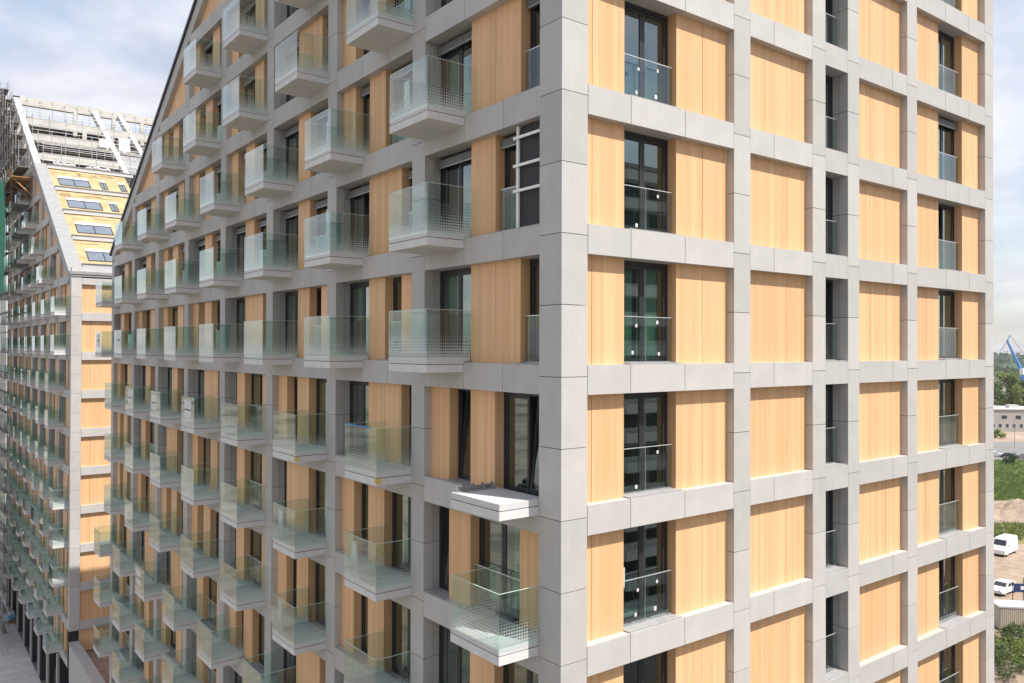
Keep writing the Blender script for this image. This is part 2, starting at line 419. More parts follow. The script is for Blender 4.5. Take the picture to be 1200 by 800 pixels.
def add_curtain(root, r, rr):
    xs = [v[1 if r['L'] else 0] for v in r['frame'].v]; w = max(xs)-.1; kind = rr.randrange(3); key = (r['L'], round(w, 2), kind)
    if key not in CURT:
        mb = MB(); f = (lambda u, d, z: (d, u, z)) if r['L'] else (lambda u, d, z: (u, d, z))
        h0, h1 = ((.06, w*.45), (w*.5, w), (.06, w))[kind]; n = max(6, int((h1-h0)/.055)); zb = .08 if kind < 2 else 1.2
        for q in range(n):
            a, c = h0+(h1-h0)*q/n, h0+(h1-h0)*(q+1)/n; d0, d1 = (.18, .235) if q % 2 else (.235, .18)
            if kind == 2: d0 = d1 = .16
            mb.add([f(a, d0, zb), f(c, d1, zb), f(c, d1, 2.25), f(a, d0, 2.25)], [(0,1,2,3)], 'blind' if kind == 2 else 'curtain')
        CURT[key] = mb.mesh('blind' if kind == 2 else 'curtain')
    link('blind' if kind == 2 else 'curtain', CURT[key], (0,0,0), root)
def emit_windows(B):
    q = sorted(B.q['window'], key=lambda e: -e['a']); rest = MB()
    names = (('frame', 'window'), ('pane', 'pane'), ('guard', 'glass_guard'), ('shutter', 'shutter_box'))
    for i, e in enumerate(q):
        r = e['r']
        if i < 100:
            root = None
            for key, nm in names:
                if r[key] is None: continue
                if r[key+'_me'] is None: r[key+'_me'] = r[key].mesh(nm)
                if key == 'frame': root = B.put('window', r['frame_me'], e['loc'])
                else: link(nm, r[key+'_me'], (0,0,0), root)
            if e.get('fn'): e['fn'](root)
            elif crr.random() < .3: add_curtain(root, r, crr)
            if e.get('label'): root['label'] = e['label']
        else:
            for key, nm in names:
                if r[key] is not None: rest.merge(r[key], Vector(e['loc'])-B.base)
    if rest.v:
        o = link('window', rest.mesh('window'), (0,0,0), B.root); o['kind'] = 'stuff'
def emit_panels(B):
    q = sorted(B.q['cladding_panel'], key=lambda e: -e['a']); rest = MB()
    for i, e in enumerate(q):
        if i < 100: B.part('cladding_panel', e['mb'], e['loc'])
        else: rest.merge(e['mb'], Vector(e['loc'])-B.base)
    if rest.v:
        o = link('cladding_panel', rest.mesh('cladding_panel'), (0,0,0), B.root); o['kind'] = 'stuff'

def wood_run(B, fc, u0, u1, z0, z1, seams, topline=None):
    """timber infill from u0 to u1 with open joints; topline(u) may cut it under the roof"""
    a = visible([fc.w(u0, WD, z0), fc.w(u1, WD, z1)])
    if not a: return
    mb = MB(); cuts = [u0]+[s for s in seams if u0+.05 < s < u1-.05]+[u1]; gp = .015
    for p, q in zip(cuts[:-1], cuts[1:]):
        p2, q2 = p-u0+(gp/2 if p > u0 else 0), q-u0-(gp/2 if q < u1 else 0)
        if topline is None: fc.box(mb, p2, q2, 0, GD-WD+.06, 0, z1-z0, 'wood')
        else:
            tp, tq = min(z1, topline(p))-z0, min(z1, topline(q))-z0
            if max(tp, tq) < .06: continue
            pts = [(p2, 0), (q2, 0)]
            # crossing points with z1 (flat top) and z0
            ls = []
            for k in range(0, 41):
                uu_ = p2+(q2-p2)*k/40; zz = max(0, min(z1, topline(uu_+u0))-z0); ls.append((uu_, zz))
            keep = [ls[0]]
            for k in range(1, 40):
                if abs((ls[k+1][1]-ls[k][1])-(ls[k][1]-ls[k-1][1])) > 1e-4: keep.append(ls[k])
            keep.append(ls[-1]); keep = [x for x in keep]
            poly = [(p2, 0), (q2, 0)]+[x for x in reversed(keep) if x[1] > .005]
            if len(poly) > 2: mb.prism([fc.l(x, 0, z) for x, z in poly], fc.l(0, GD-WD+.06, 0), 'wood')
    if len(cuts) > 2: fc.box(mb, .02, u1-u0-.02, .03, .2, 0, .02, 'joint')
    if topline is None and len(cuts) > 2: fc.box(mb, .03, u1-u0-.03, .05, GD-WD, .02, z1-z0-.02, 'joint')
    if mb.v: B.q['cladding_panel'].append(dict(a=a, mb=mb, loc=fc.w(u0, WD, z0)))
def window_at(B, fc, u0, u1, k, kind, tilt=0, fn=None, label=None, z0=None, z1=None):
    z0 = 3*k+BT if z0 is None else z0; z1 = 3*k+3+BB if z1 is None else z1
    a = visible([fc.w(u0, GD, z0), fc.w(u1, GD, z1)])
    if not a: return
    r = window_meshes(fc, u1-u0, z1-z0, kind, tilt)
    B.q['window'].append(dict(a=a if not (fn or label) else 1e9, r=r, loc=fc.w(u0, GD, z0), fn=fn, label=label))
def infill(B, fc, c0, c1, k, pat, topline=None, kindf=None, special=None):
    """pat: five letters, W timber or G window, from the near column to the far one"""
    z0, z1 = 3*k+BT, 3*k+3+BB
    L = c1-c0; sl = [c0+x*L/4.75 for x in SLOT]
    i = 0
    while i < 5:
        j = i
        while j < 5 and pat[j] == pat[i]: j += 1
        a, c = sl[i], sl[j]
        if pat[i] == 'W': wood_run(B, fc, a, c, z0, z1, sl, topline)
        else:
            kind = kindf(i, j) if kindf else 'guard'
            sp_ = special.get(i) if special else None
            if topline is not None and min(topline(a), topline(c)) < z1+.02: wood_run(B, fc, a, c, z0, z1, sl, topline)
            else: window_at(B, fc, a+.01, c-.01, k, kind, **(sp_ or {'tilt': random.choice((0, 0, 0, 0, .09))}))
        i = j

# ------------------------------------------------------------------ balconies
BL, BP = 1.83, 1.05                    # length along the facade, projection
def balcony_meshes():
    s = MB()
    s.box((-BP, 0, .02), (0, BL, .205), 'slab')
    s.box((-BP+.012, .012, .205), (0, BL-.012, .222), 'joint')
    s.box((-BP+.004, .004, .222), (.19, BL-.004, .36), 'tray')
    g1 = MB(); g1.box((-BP-.002, .0, .30), (-BP+.016, BL, 1.50), 'glass_rail')
    g2 = MB(); g2.box((-BP+.018, -.002, .30), (.20, .014, 1.50), 'glass_rail')
    g3 = MB(); g3.box((-BP+.018, BL-.014, .30), (.20, BL+.002, 1.50), 'glass_rail')
    for g, (a, c) in ((g1, ((-BP-.003, 0, 1.5), (-BP+.017, BL, 1.508))), (g2, ((-BP+.018, -.003, 1.5), (.2, .015, 1.508))), (g3, ((-BP+.018, BL-.015, 1.5), (.2, BL+.003, 1.508)))):
        g.box(a, c, 'glass_edge')
    return s.mesh('balcony'), [g.mesh('glass_panel') for g in (g1, g2, g3)]
plain('glass_edge', (.55, .68, .62), .25)
BAL_SLAB, BAL_GLASS = balcony_meshes()
def balcony(B, y0, k, glass=True):
    z = 3*k
    P = [(-BP, y0, z), (-BP, y0+BL, z+1.5), (0, y0, z+1.5), (0, y0+BL, z)]
    if not visible(P): return None
    o = B.put('balcony', BAL_SLAB, (0, y0, z))
    if glass:
        for g in BAL_GLASS: link('glass_panel', g, (0,0,0), o)
    return o

# ================================================================== NEAR BUILDING
nb = thing('apartment_building', 'tall grey grid-framed block with timber panels and glass balconies, its corner nearest the camera', 'apartment building', (0, 0, GZ), group='grey framed apartment blocks')
B1 = Building(nb, (0, 0, GZ))
fL = Facade('L', (0, 0, 0)); fR = Facade('R', (0, 0, 0))
KTOP = 6; ZTOP = 3*KTOP+BT
def rakeN(y): return 6.55+.56*(43.4-y)                    # top of the sloping verge
TH = .74                                                 # its vertical thickness
def underN(y): return rakeN(y)-TH
YR = 43.4-(ZTOP-6.55)/.56
# columns
mbc = None
clad_column(B1, fL, 0, .73, GZ, ZTOP, corner=True)
for (a, c) in LCOLS[1:]:
    zt = min(ZTOP, underN(c)+.1)
    if zt > -28: clad_column(B1, fL, a, c, GZ, zt)
for (a, c) in RCOLS[1:]: clad_column(B1, fR, a, c, GZ, ZTOP)
Lsp = [(LCOLS[i][1], LCOLS[i+1][0]) for i in range(8)]
Rsp = [(RCOLS[i][1], RCOLS[i+1][0]) for i in range(5)]
for k in range(-9, KTOP+1):
    spn = []
    for a, c in Lsp:
        lim = 43.4-(3*k+BT-6.55+TH)/.56                     # the band stops at the sloping verge
        if a < lim-.3: spn.append((a, min(c, lim+.25)))
    clad_beam(B1, fL, spn, k, [(a+1.33, a+2.92) for a, c in spn])
    clad_beam(B1, fR, Rsp, k, [(2.05, 3.87), (7.4,), (), (13.55,), (17.05, 18.8)])
# sloping verge with dark flashing
vb = MB(); n = 12
for i in range(n):
    ya, yb = 43.42+(YR-43.42)*i/n, 43.42+(YR-43.42)*(i+1)/n
    ya -= .006; yb += .006
    vb.prism([(-.004, ya, underN(ya)), (-.004, yb, underN(yb)), (-.004, yb, rakeN(yb)), (-.004, ya, rakeN(ya))], (.58, 0, 0), 'cladding')
B1.part('verge', vb)
vf = MB()
vf.prism([(-.10, 43.75, rakeN(43.75)+.0), (-.10, YR, rakeN(YR)+.0), (-.10, YR, rakeN(YR)+.17), (-.10, 43.75, rakeN(43.75)+.17)], (20.9, 0, 0), 'flashing')
rf = B1.part('roof', vf)
# rooms: floor slabs, core, partitions, rear walls
for k in range(-10, KTOP+1):
    yend = min(42.9, 43.2-(max(0, 3*k-5.6))/.56)
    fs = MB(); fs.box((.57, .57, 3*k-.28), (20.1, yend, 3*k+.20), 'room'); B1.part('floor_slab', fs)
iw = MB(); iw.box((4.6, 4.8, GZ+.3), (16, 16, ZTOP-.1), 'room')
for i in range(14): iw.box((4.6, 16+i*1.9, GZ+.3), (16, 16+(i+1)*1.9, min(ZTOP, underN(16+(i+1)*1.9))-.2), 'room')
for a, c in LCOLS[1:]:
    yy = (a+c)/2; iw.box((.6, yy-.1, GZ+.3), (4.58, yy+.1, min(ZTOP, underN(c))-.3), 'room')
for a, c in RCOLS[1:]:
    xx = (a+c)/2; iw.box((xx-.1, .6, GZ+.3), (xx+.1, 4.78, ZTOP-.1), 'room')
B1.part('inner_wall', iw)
rw = MB(); rw.box((20.4, .75, GZ), (20.72, 17.5, ZTOP), 'cladding')
rw.prism([(20.4, 17.55, GZ), (20.4, 43.3, GZ), (20.4, 43.3, 6.2), (20.4, 22, rakeN(22)-.1), (20.4, 17.55, ZTOP)], (.32, 0, 0), 'cladding')
rw.box((.75, 42.95, GZ), (20.38, 43.3, 6.2), 'cladding')
B1.part('rear_wall', rw)

# ---- long left facade infill
PA = ['WGWGG', 'GWWGG', 'GGWGW', 'GWWGG', 'GGWGG', 'WGWGG']
PB = ['GGWGW', 'GGWWG', 'GWWGG', 'GGWGW', 'WGWGW']
def is_A(k): return k in (-6, -5, -4, 0, 1, 2)
FIX = {(2,0):'GWWGG', (1,0):'GGWGG', (0,0):'GWWGG', (-1,0):'GGWGW', (-2,0):'WGGWG', (-3,0):'GGWGG',
       (-1,1):'GWWGG', (-2,1):'GGWGW', (-3,1):'GGWGW', (-1,2):'GGWGW', (-2,2):'GGWWG', (0,1):'WGWGG', (1,1):'GWWGG', (2,1):'GGWGW', (0,2):'WGWGG', (1,2):'GGWGG', (-3,2):'GGWGW'}
rnd = random.Random(21)
def battens(root):                      # white battens and black sheeting on one opening beside the corner
    w = 1.9; mb = MB(); mb.box((-.30, .06, .03), (-.27, .95, 2.32), 'foil'); link('sheeting', mb.mesh('sheeting'), (0,0,0), root)
    mb = MB()
    mb.box((-.36, .93, .02), (-.31, 1.00, 2.34), 'white')
    for z in (.85, 1.42, 2.05): mb.box((-.40, .03, z), (-.365, 1.08, z+.06), 'white')
    link('batten', mb.mesh('batten'), (0,0,0), root)
for k in range(-9, KTOP):
    for bi, (a, c) in enumerate(Lsp):
        if underN(a) < 3*k+BT+.3: continue
        pat = FIX.get((k, bi)) or rnd.choice(PA if is_A(k) or k >= 3 else PB)
        if k >= 3 and bi > 0 and rnd.random() < .5: pat = rnd.choice(['GGWGW', 'WGWGG', 'GWWGG'])
        kf = (lambda i, j, k=k: ('guard' if (i in (0, 1) and not (k < 0 and i == 0)) else '')+('shutter' if k >= 1 else ''))
        if bi >= 3 and (k, bi) not in FIX and rnd.random() < .75: pat = rnd.choice(['GGWGG', 'GGWGW', 'GGWGG', 'WGGWG', 'GWGGW'] if k >= 0 else ['GGWGW', 'WGGWG', 'GWGGW', 'GGWGG'])
        sp_ = None
        if (k, bi) == (1, 0): sp_ = {0: dict(fn=battens, label='window beside the corner under black sheeting and white battens')}
        if (k, bi) == (-1, 0): sp_ = {0: dict(tilt=.11), 3: dict(tilt=.08)}
        infill(B1, fL, a, c, k, pat, underN if k >= 1 else None, kf, sp_)
# ---- short right facade infill
def stickers(seed):
    rr = random.Random(seed)
    def fn(root):
        for u0 in (.32, 1.08):
            for z in (.80, .14):
                if rr.random() < .2: continue
                mb = MB(); du = rr.uniform(-.12, .22); dz = rr.uniform(-.05, .12); s_ = rr.uniform(.06, .085)
                mb.box((u0+du, -.182, z+dz), (u0+du+s_, -.172, z+dz+s_*1.15), 'sticker'); link('sticker', mb.mesh('sticker'), (0,0,0), root)
        if seed == 0:
            mb = MB()
            for h0, h1 in ((.08, .78), (.95, 1.62)):
                nn = 16
                for q in range(nn):
                    x0 = h0+(h1-h0)*q/nn; x1 = h0+(h1-h0)*(q+1)/nn; y0, y1 = (.20, .27) if q % 2 else (.27, .20)
                    mb.add([(x0, y0, .1), (x1, y1, .1), (x1, y1, 2.2), (x0, y0, 2.2)], [(0,1,2,3)], 'curtain')
            link('curtain', mb.mesh('curtain'), (0,0,0), root)
        if seed == -2:
            mb = MB(); mb.box((.02, -.012, .86), (.30, -.002, 1.32), 'curtain'); link('notice', mb.mesh('notice'), (0,0,0), root)
    return fn
for k in range(-9, KTOP):
    z0, z1 = 3*k+BT, 3*k+3+BB
    wood_run(B1, fR, .74, 2.05, z0, z1, [1.06])
    window_at(B1, fR, 2.06, 3.79, k, 'guard', fn=stickers(k) if -4 <= k <= 3 else None)
    wood_run(B1, fR, 3.80, 5.72, z0, z1, [4.76])
    wood_run(B1, fR, 6.38, 9.19, z0, z1, [7.31, 8.29])
    window_at(B1, fR, 9.83, 10.98, k, 'guard', tilt=.05 if k % 3 == 0 else 0)
    wood_run(B1, fR, 11.6, 14.46, z0, z1, [12.6, 13.5])
    wood_run(B1, fR, 15.08, 17.0, z0, z1, [16.08])
    window_at(B1, fR, 17.01, 18.74, k, 'guard'+('shutter' if k == 2 else ''), tilt=.06 if k % 4 == 1 else 0)
    wood_run(B1, fR, 18.75, 20.06, z0, z1, [])
emit_windows(B1); emit_panels(B1)
# ---- balconies
WRAP = {(-2, 1): 'white wrapping sheet on the balcony directly below the one with blue tape', (-2, 2): 'white wrapping sheet on the balcony below the smaller yellow-cornered balcony',
        (-3, 2): 'white wrapping sheet on a low balcony, one storey below another such sheet'}
plain('film', (.62, .62, .60), .5, var=.1)
for k in range(-9, KTOP):
    A = is_A(k)
    for m_ in range(9):
        y0 = (3.64 if A else .74)+5.32*m_ + (.05 if not A and m_ > 0 else 0)
        if y0+BL > 43.2 or underN(y0+BL) < 3*k+1.5+.5: continue
        if not A and m_ == 0 and k > 0: continue
        if (k, m_) == (-1, 0):
            o = balcony(B1, y0, k, glass=False)
            o['label'] = 'unfinished balcony slab without glass beside the corner'
            mb = MB(); mb.box((-.95, BL-.16, .361), (.1, BL-.06, .39), 'steel'); mb.box((-.95, BL-.08, .391), (.1, BL-.055, .47), 'steel'); link('base_rail', mb.mesh('base_rail'), (0,0,0), o)
            for j in range(4):
                mb = MB(); mb.prism([(0, -.20, .362), (0, -.085, .362), (0, -.085, .52)], (.07, 0, 0), 'steel')
                link('bracket', mb.mesh('bracket'), (-.80+j*.26, BL, 0), o)
            continue
        o = balcony(B1, y0, k)
        if o is None: continue
        if (k, m_) == (-1, 1):
            mb = MB(); mb.box((-BP-.006, .35, 1.49), (-BP+.02, BL-.0, 1.515), 'tape_blue'); link('tape', mb.mesh('tape'), (0,0,0), o)
        if (k, m_) in ((-1, 4), (-1, 5), (-1, 6), (0, 6), (0, 7), (-4, 5)):
            mb = MB(); u0 = .25*(m_ % 3); mb.box((-BP-.008, u0+.15, .62), (-BP-.003, u0+1.15, 1.36), 'film')
            mb.box((-BP-.012, u0+.2, .93), (-BP-.009, u0+1.1, .99), 'frame'); link('protective_film', mb.mesh('protective_film'), (0,0,0), o)
        if (k, m_) in WRAP:
            mb = MB(); rf_ = random.Random(k*7+m_); mb.prism([(-.9, 1.3, .37), (-.9, 1.75, .37), (-.9, 1.7, .37+rf_.uniform(.8, 1.05)), (-.9, 1.45, .37+rf_.uniform(.7, 1.0))], (.03, 0, 0), 'film')
            wr = link('wrapping_sheet', mb.mesh('wrapping_sheet'), (0, y0, 3*k)); tag(wr, WRAP[(k, m_)], 'plastic sheet', 'white wrapping left on balconies')
        if (k, m_) in ((-1, 1), (-1, 2)):
            mb = MB(); mb.box((-BP-.006, -.006, .06), (-BP+.16, .10, .2), 'tape_yellow'); link('foam_corner', mb.mesh('foam_corner'), (0,0,0), o)
# ================================================================== FAR BUILDING
Y2 = 57.95
fb = thing('apartment_building', 'far grey block with unfinished sloping roof of yellow insulation and bare scaffolded concrete', 'apartment building', (0, Y2, GZ), group='grey framed apartment blocks')
B2 = Building(fb, (0, Y2, GZ))
gL = Facade('L', (0, Y2, 0)); gR = Facade('R', (0, Y2, 0))
RS = .6
def roofF(y): return 6.3+RS*(y-Y2-.65)           # world y -> height of the sloping verge
def underF(u): return roofF(u+Y2)-.8
YRID = 97.4; ZRID = roofF(YRID)
def topF(u): return min(ZRID, underF(u))
# columns of the long side; from level 6 up the frame is still bare concrete
clad_column(B2, gL, 0, .73, -21.4, 6.3, corner=True)
for (a, c) in LCOLS[1:]:
    zt = topF(a)
    clad_column(B2, gL, a, c, -24.4, min(zt, 17.9))
    if zt > 18.3: clad_column(B2, gL, a, c, 18.0, zt, m='concrete')
for (a, c) in RCOLS[1:]: clad_column(B2, gR, a, c, -23.2, 6.3)
for k in range(-8, 10):
    spn = []
    for a, c in Lsp:
        lim = Y2+.65+(3*k+BT+.8-6.3)/RS-Y2
        if c > lim+.3: spn.append((max(a, lim-.25), c))
    if spn: clad_beam(B2, gL, spn, k, [(a+1.33, a+2.92) if k < 6 else () for a, c in spn], m='cladding' if k < 6 else 'concrete')
    if k < 2 and k > -8: clad_beam(B2, gR, Rsp, k, [(3.4,), (7.4,), (), (13.55,), (17.05, 18.8)])
clad_beam(B2, gR, Rsp, 2, [(3.4,), (7.4,), (), (13.55,), (17.05, 18.8)], zt=-.05, zb=-.55)
# eaves cornice: stepped grey metal bands
mb = MB()
mb.box((-.04, -.06, 0), (20.8, .5, .16), 'roof_grey'); mb.box((-.09, -.12, .175), (20.85, .5, .40), 'roof_grey'); mb.box((.02, .0, .41), (20.7, .6, .72), 'ledge')
B2.part('cornice', mb, (0, Y2, 6.05))
# verge band: grey sheet metal below, bare white concrete above
vb = MB(); n = 14
YM = 79.4
for i in range(n):
    ya, yb = Y2+.7+(YM-Y2-.7)*i/n+.012, Y2+.7+(YM-Y2-.7)*(i+1)/n-.012
    vb.prism([(-.03, ya-Y2, roofF(ya)-.85), (-.03, yb-Y2, roofF(yb)-.85), (-.03, yb-Y2, roofF(yb)), (-.03, ya-Y2, roofF(ya))], (1.08, 0, 0), 'roof_grey')
B2.part('verge', vb, (0, Y2, 0))
def rafter(x0, x1, ya, yb, m='concrete_white', th=.7, up=0.):
    b = MB(); b.prism([(x0, ya-Y2, roofF(ya)-th+up), (x0, yb-Y2, roofF(yb)-th+up), (x0, yb-Y2, roofF(yb)+up), (x0, ya-Y2, roofF(ya)+up)], (x1-x0, 0, 0), m)
    B2.part('rafter', b, (0, Y2, 0))
rafter(0, .62, YM+.05, YRID+.3)
rafter(8.15, 8.75, 79.0, YRID+.3, up=.05); rafter(11.05, 11.6, 83.5, YRID+.3, up=.05); rafter(17.3, 17.9, 79, YRID+.3)
# terraces of the finished lower roof: ledge, insulated slope, windows in it
LZ = [7.28, 10.1, 12.95, 15.75, 18.65]
def yAt(z): return Y2+.65+(z-6.3)/RS
mb_sl = MB()
WROW = {0: [(1.75, 4.35), (5.2, 6.2)], 1: [(1.7, 4.6), (5.3, 6.1)], 2: [(1.75, 4.6), (5.35, 6.0)], 3: [(1.67, 4.4), (5.35, 5.95), (7.1, 7.7)]}
for i in range(5):
    z = LZ[i]; y = yAt(z)
    lb = MB(); lb.box((1.06, y-Y2-.55, z-.42), (8.9 if i > 2 else 20, y-Y2+.35, z-.06), 'ledge'); lb.box((1.06, y-Y2-.62, z-.055), (8.9 if i > 2 else 20, y-Y2+.4, z), 'roof_grey')
    B2.part('ledge', lb, (0, Y2, 0))
    if i == 4: break
    za, zb_ = z-.06, LZ[i+1]-.42
    ya, yb = yAt(za)+.42, yAt(zb_)+.35
    x1 = 8.1 if i >= 2 else 20
    sl = MB()
    sl.prism([(1.06, ya-Y2, za), (1.06, yb-Y2, zb_), (1.06, yb-Y2+.4, zb_), (1.06, ya-Y2+.4, za)], (x1-1.06, 0, 0), 'insulation')
    def slope(zz): return ya+(yb-ya)*(zz-za)/(zb_-za)-Y2
    # loose boards of insulation lying on the slope
    rr = random.Random(i*5+2)
    for q in range(7):
        xa = rr.uniform(1.1, x1-2.2); zz = zb_-rr.uniform(.35, .7)
        w_ = rr.uniform(.8, 1.9); hh = rr.uniform(.2, .4)
        sl.prism([(xa, slope(zz)-.07, zz), (xa, slope(zz+hh)-.07, zz+hh), (xa, slope(zz+hh)+.1, zz+hh), (xa, slope(zz)+.1, zz)], (w_, 0, 0), 'insulation')
    B2.part('roof_slope', sl, (0, Y2, 0))
    for (xa, xb) in WROW[i]:
        w0, w1 = za+.42, za+1.5
        fr = MB(); pn = MB(); d = -.07
        def q4(mb, x0, x1_, z0, z1, off, th, m): mb.prism([(x0, slope(z0)+off, z0), (x0, slope(z1)+off, z1), (x0, slope(z1)+off+th, z1), (x0, slope(z0)+off+th, z0)], (x1_-x0, 0, 0), m)
        q4(fr, xa, xb, w1-.16, w1+.12, d-.06, .3, 'ledge'); q4(fr, xa, xb, w0, w0+.07, d, .3, 'frame')
        for x in (xa, xb-.07, (xa+xb)/2-.03): q4(fr, x, x+.07, w0+.07, w1-.16, d, .2, 'frame')
        o = B2.part('window', fr, (0, Y2, 0))
        q4(pn, xa+.07, xb-.07, w0+.07, w1-.16, d+.06, .03, 'roof_glass')
        link('pane', pn.mesh('pane'), (0,0,0), o)
# grey sheet-metal slope of the stair bay
for (za, zb_) in ((18.7, 21.6),):
    sl = MB(); sl.prism([(8.8, yAt(za)-Y2, za), (8.8, yAt(zb_)-Y2, zb_), (8.8, yAt(zb_)-Y2+.3, zb_-.1), (8.8, yAt(za)-Y2+.3, za-.1)], (2.2, 0, 0), 'roof_grey')
    for j in range(6): sl.prism([(8.8+j*.4, yAt(za)-Y2-.03, za+.03), (8.8+j*.4, yAt(zb_)-Y2-.03, zb_+.03), (8.8+j*.4, yAt(zb_)-Y2+.02, zb_), (8.8+j*.4, yAt(za)-Y2+.02, za)], (.03, 0, 0), 'roof_grey')
    B2.part('roof_slope', sl, (0, Y2, 0))
# bare concrete purlins and posts of the unfinished upper roof
for (z0, z1, x1) in ((19.5, 20.15, 8.1), (22.5, 23.15, 8.1), (25.15, 25.85, 20.5), (28.8, 29.75, 20.7), (22.4, 23.2, 0)):
    if not x1: continue
    y = yAt((z0+z1)/2)-Y2
    pb = MB(); pb.box((.64, y+.1, z0), (x1, y+.6, z1), 'concrete'); B2.part('purlin', pb, (0, Y2, 0))
pb = MB(); pb.box((11.7, yAt(22.8)-Y2+.1, 22.35), (20.5, yAt(22.8)-Y2+.6, 23.25), 'concrete'); B2.part('purlin', pb, (0, Y2, 0))
cp = MB(); cp.box((-.05, yAt(29.75)-Y2-.15, 29.76), (20.75, 43.4, 29.86), 'flashing'); B2.part('shade_deck', cp, (0, Y2, 0))  # flat deck added on top to keep sun out of the open roof
for x in (6.1, 10.3, 13.6, 16.0):
    for z0, z1 in ((25.86, 28.79), (23.26, 25.14)):
        y = yAt(z1)-Y2
        pb = MB(); pb.box((x, y+.3, z0), (x+.42, y+.7, z1), 'concrete'); B2.part('post', pb, (0, Y2, 0))
# slabs and core
for k in range(-8, 10):
    y0 = max(.57, (3*k-5.0)/RS+1.2)
    y0 += 2.2*(k >= 6); fs = MB(); fs.box((.57, y0, 3*k-.28), (20.1, 42.8, 3*k+.20), 'room' if k < 6 else 'shaded_slab'); B2.part('floor_slab', fs, (0, Y2, 0))
iw = MB()
iw.box((4.6, 4.8, GZ), (16, 10, 6.1), 'room')
for i in range(17): iw.box((4.6, 10+i*1.9, GZ), (16, 10+(i+1)*1.9, min(27.8, underF(10+(i-2.5)*1.9)-.4)), 'shaded_slab')
for a, c in LCOLS[1:]:
    yy = (a+c)/2; iw.box((.6, yy-.1, -24), (4.58, yy+.1, min(16, underF(a)-.3)), 'room')
for a, c in RCOLS[1:]:
    xx = (a+c)/2; iw.box((xx-.1, .6, -23), (xx+.1, 4.78, 6), 'room')
B2.part('inner_wall', iw, (0, Y2, 0))
rw = MB(); rw.prism([(20.4, .1, GZ), (20.4, 43.3, GZ), (20.4, 43.3, 29), (20.4, 39, 29), (20.4, .1, 6)], (.32, 0, 0), 'cladding')
rw.box((.7, 42.95, GZ), (20.38, 43.3, 17.9), 'cladding'); rw.box((.9, 42.4, 17.95), (20.38, 42.8, 28.3), 'shaded_slab')
B2.part('rear_wall', rw, (0, Y2, 0))
# infill
rnd = random.Random(5)
def isB2(k): return k in (0, 1, -4, -5, -6)
for k in range(-8, 6):
    for bi, (a, c) in enumerate(Lsp):
        if underF(c) < 3*k+BT+.4: continue
        pat = rnd.choice(PB if isB2(k) else PA+PB)
        infill(B2, gL, a, c, k, pat, (lambda u: underF(u)) if k >= 1 else None, lambda i, j: 'guard' if i > 2 else '')
for k in range(-8, 2):
    z0, z1 = 3*k+BT, 3*k+3+BB
    if k == 1: z1 = 5.45
    wood_run(B2, gR, .73, 5.72, z0 if k > -8 else -23.2, z1, [1.4, 3.4]); wood_run(B2, gR, 6.38, 9.19, z0, z1, [7.31, 8.29])
emit_windows(B2); emit_panels(B2)
mb = MB(); mb.box((.35, .35, -24.4), (.73, .73, -21.4), 'joint'); mb.box((.02, .5, -24.4), (.3, .74, -21.4), 'joint'); B2.part('recess_shade', mb, (0, Y2, 0))  # solid dark boxes stand in for the shaded void under the corner column
for k in range(-8, 6):
    for m_ in range(8):
        y0 = (.74 if isB2(k) else 3.64)+5.32*m_
        if y0+BL > 43 or underF(y0) < 3*k+1.5+.5: continue
        balcony(B2, Y2+y0, k)
# ground storey of the long side: dark piers and recessed glazing
for (a, c) in LCOLS[1:]:
    mb = MB(); gL.box(mb, 0, .5, 0, .5, 0, 5.2, 'cladding'); B2.part('pier', mb, (0, Y2+a, GZ))
    mb = MB(); gL.box(mb, 0, .34, 0, .4, 0, 5.2, 'frame'); B2.part('pier', mb, (0, Y2+a-1.25, GZ))
    mb = MB(); gL.box(mb, 0, .34, .5, .9, 0, 5.2, 'frame'); B2.part('pier', mb, (0, Y2+a-2.9, GZ))
mb = MB(); mb.box((1.6, .3, 0), (1.7, 43, 5.3), 'carglass')
for i in range(30): mb.box((1.52, .3+i*1.45, 0), (1.6, .38+i*1.45, 5.3), 'frame')
B2.part('shopfront', mb, (0, Y2, GZ))

# ================================================================== BLOCK ACROSS THE STREET, mirrored in the right facade's windows
ob = thing('apartment_building', 'grey block with white balcony bands, mirrored in the windows of the sunlit facade', 'apartment building', (26, -62, GZ))
B3 = Building(ob, (26, -62, GZ))
mb = MB(); mb.box((0, 0, 0), (80, 14, 50), 'render_wall'); B3.part('wall', mb, (26, -62, GZ))
for k in range(16):
    mb = MB()
    for i in range(10): mb.box((.5+i*8, 14.02, k*3.1+2.0), (6.3+i*8, 15.3, k*3.1+3.05), 'white')
    B3.part('balcony_band', mb, (26, -62, GZ))
    mb = MB()
    for i in range(20): mb.box((.8+i*4, 14.01, k*3.1+.4), (3.4+i*4, 14.06, k*3.1+1.9), 'carglass')
    B3.part('window_band', mb, (26, -62, GZ))
mb = MB(); mb.box((-.3, -.3, 50.01), (80.3, 14.3, 50.5), 'roof_grey'); B3.part('roof', mb, (26, -62, GZ))

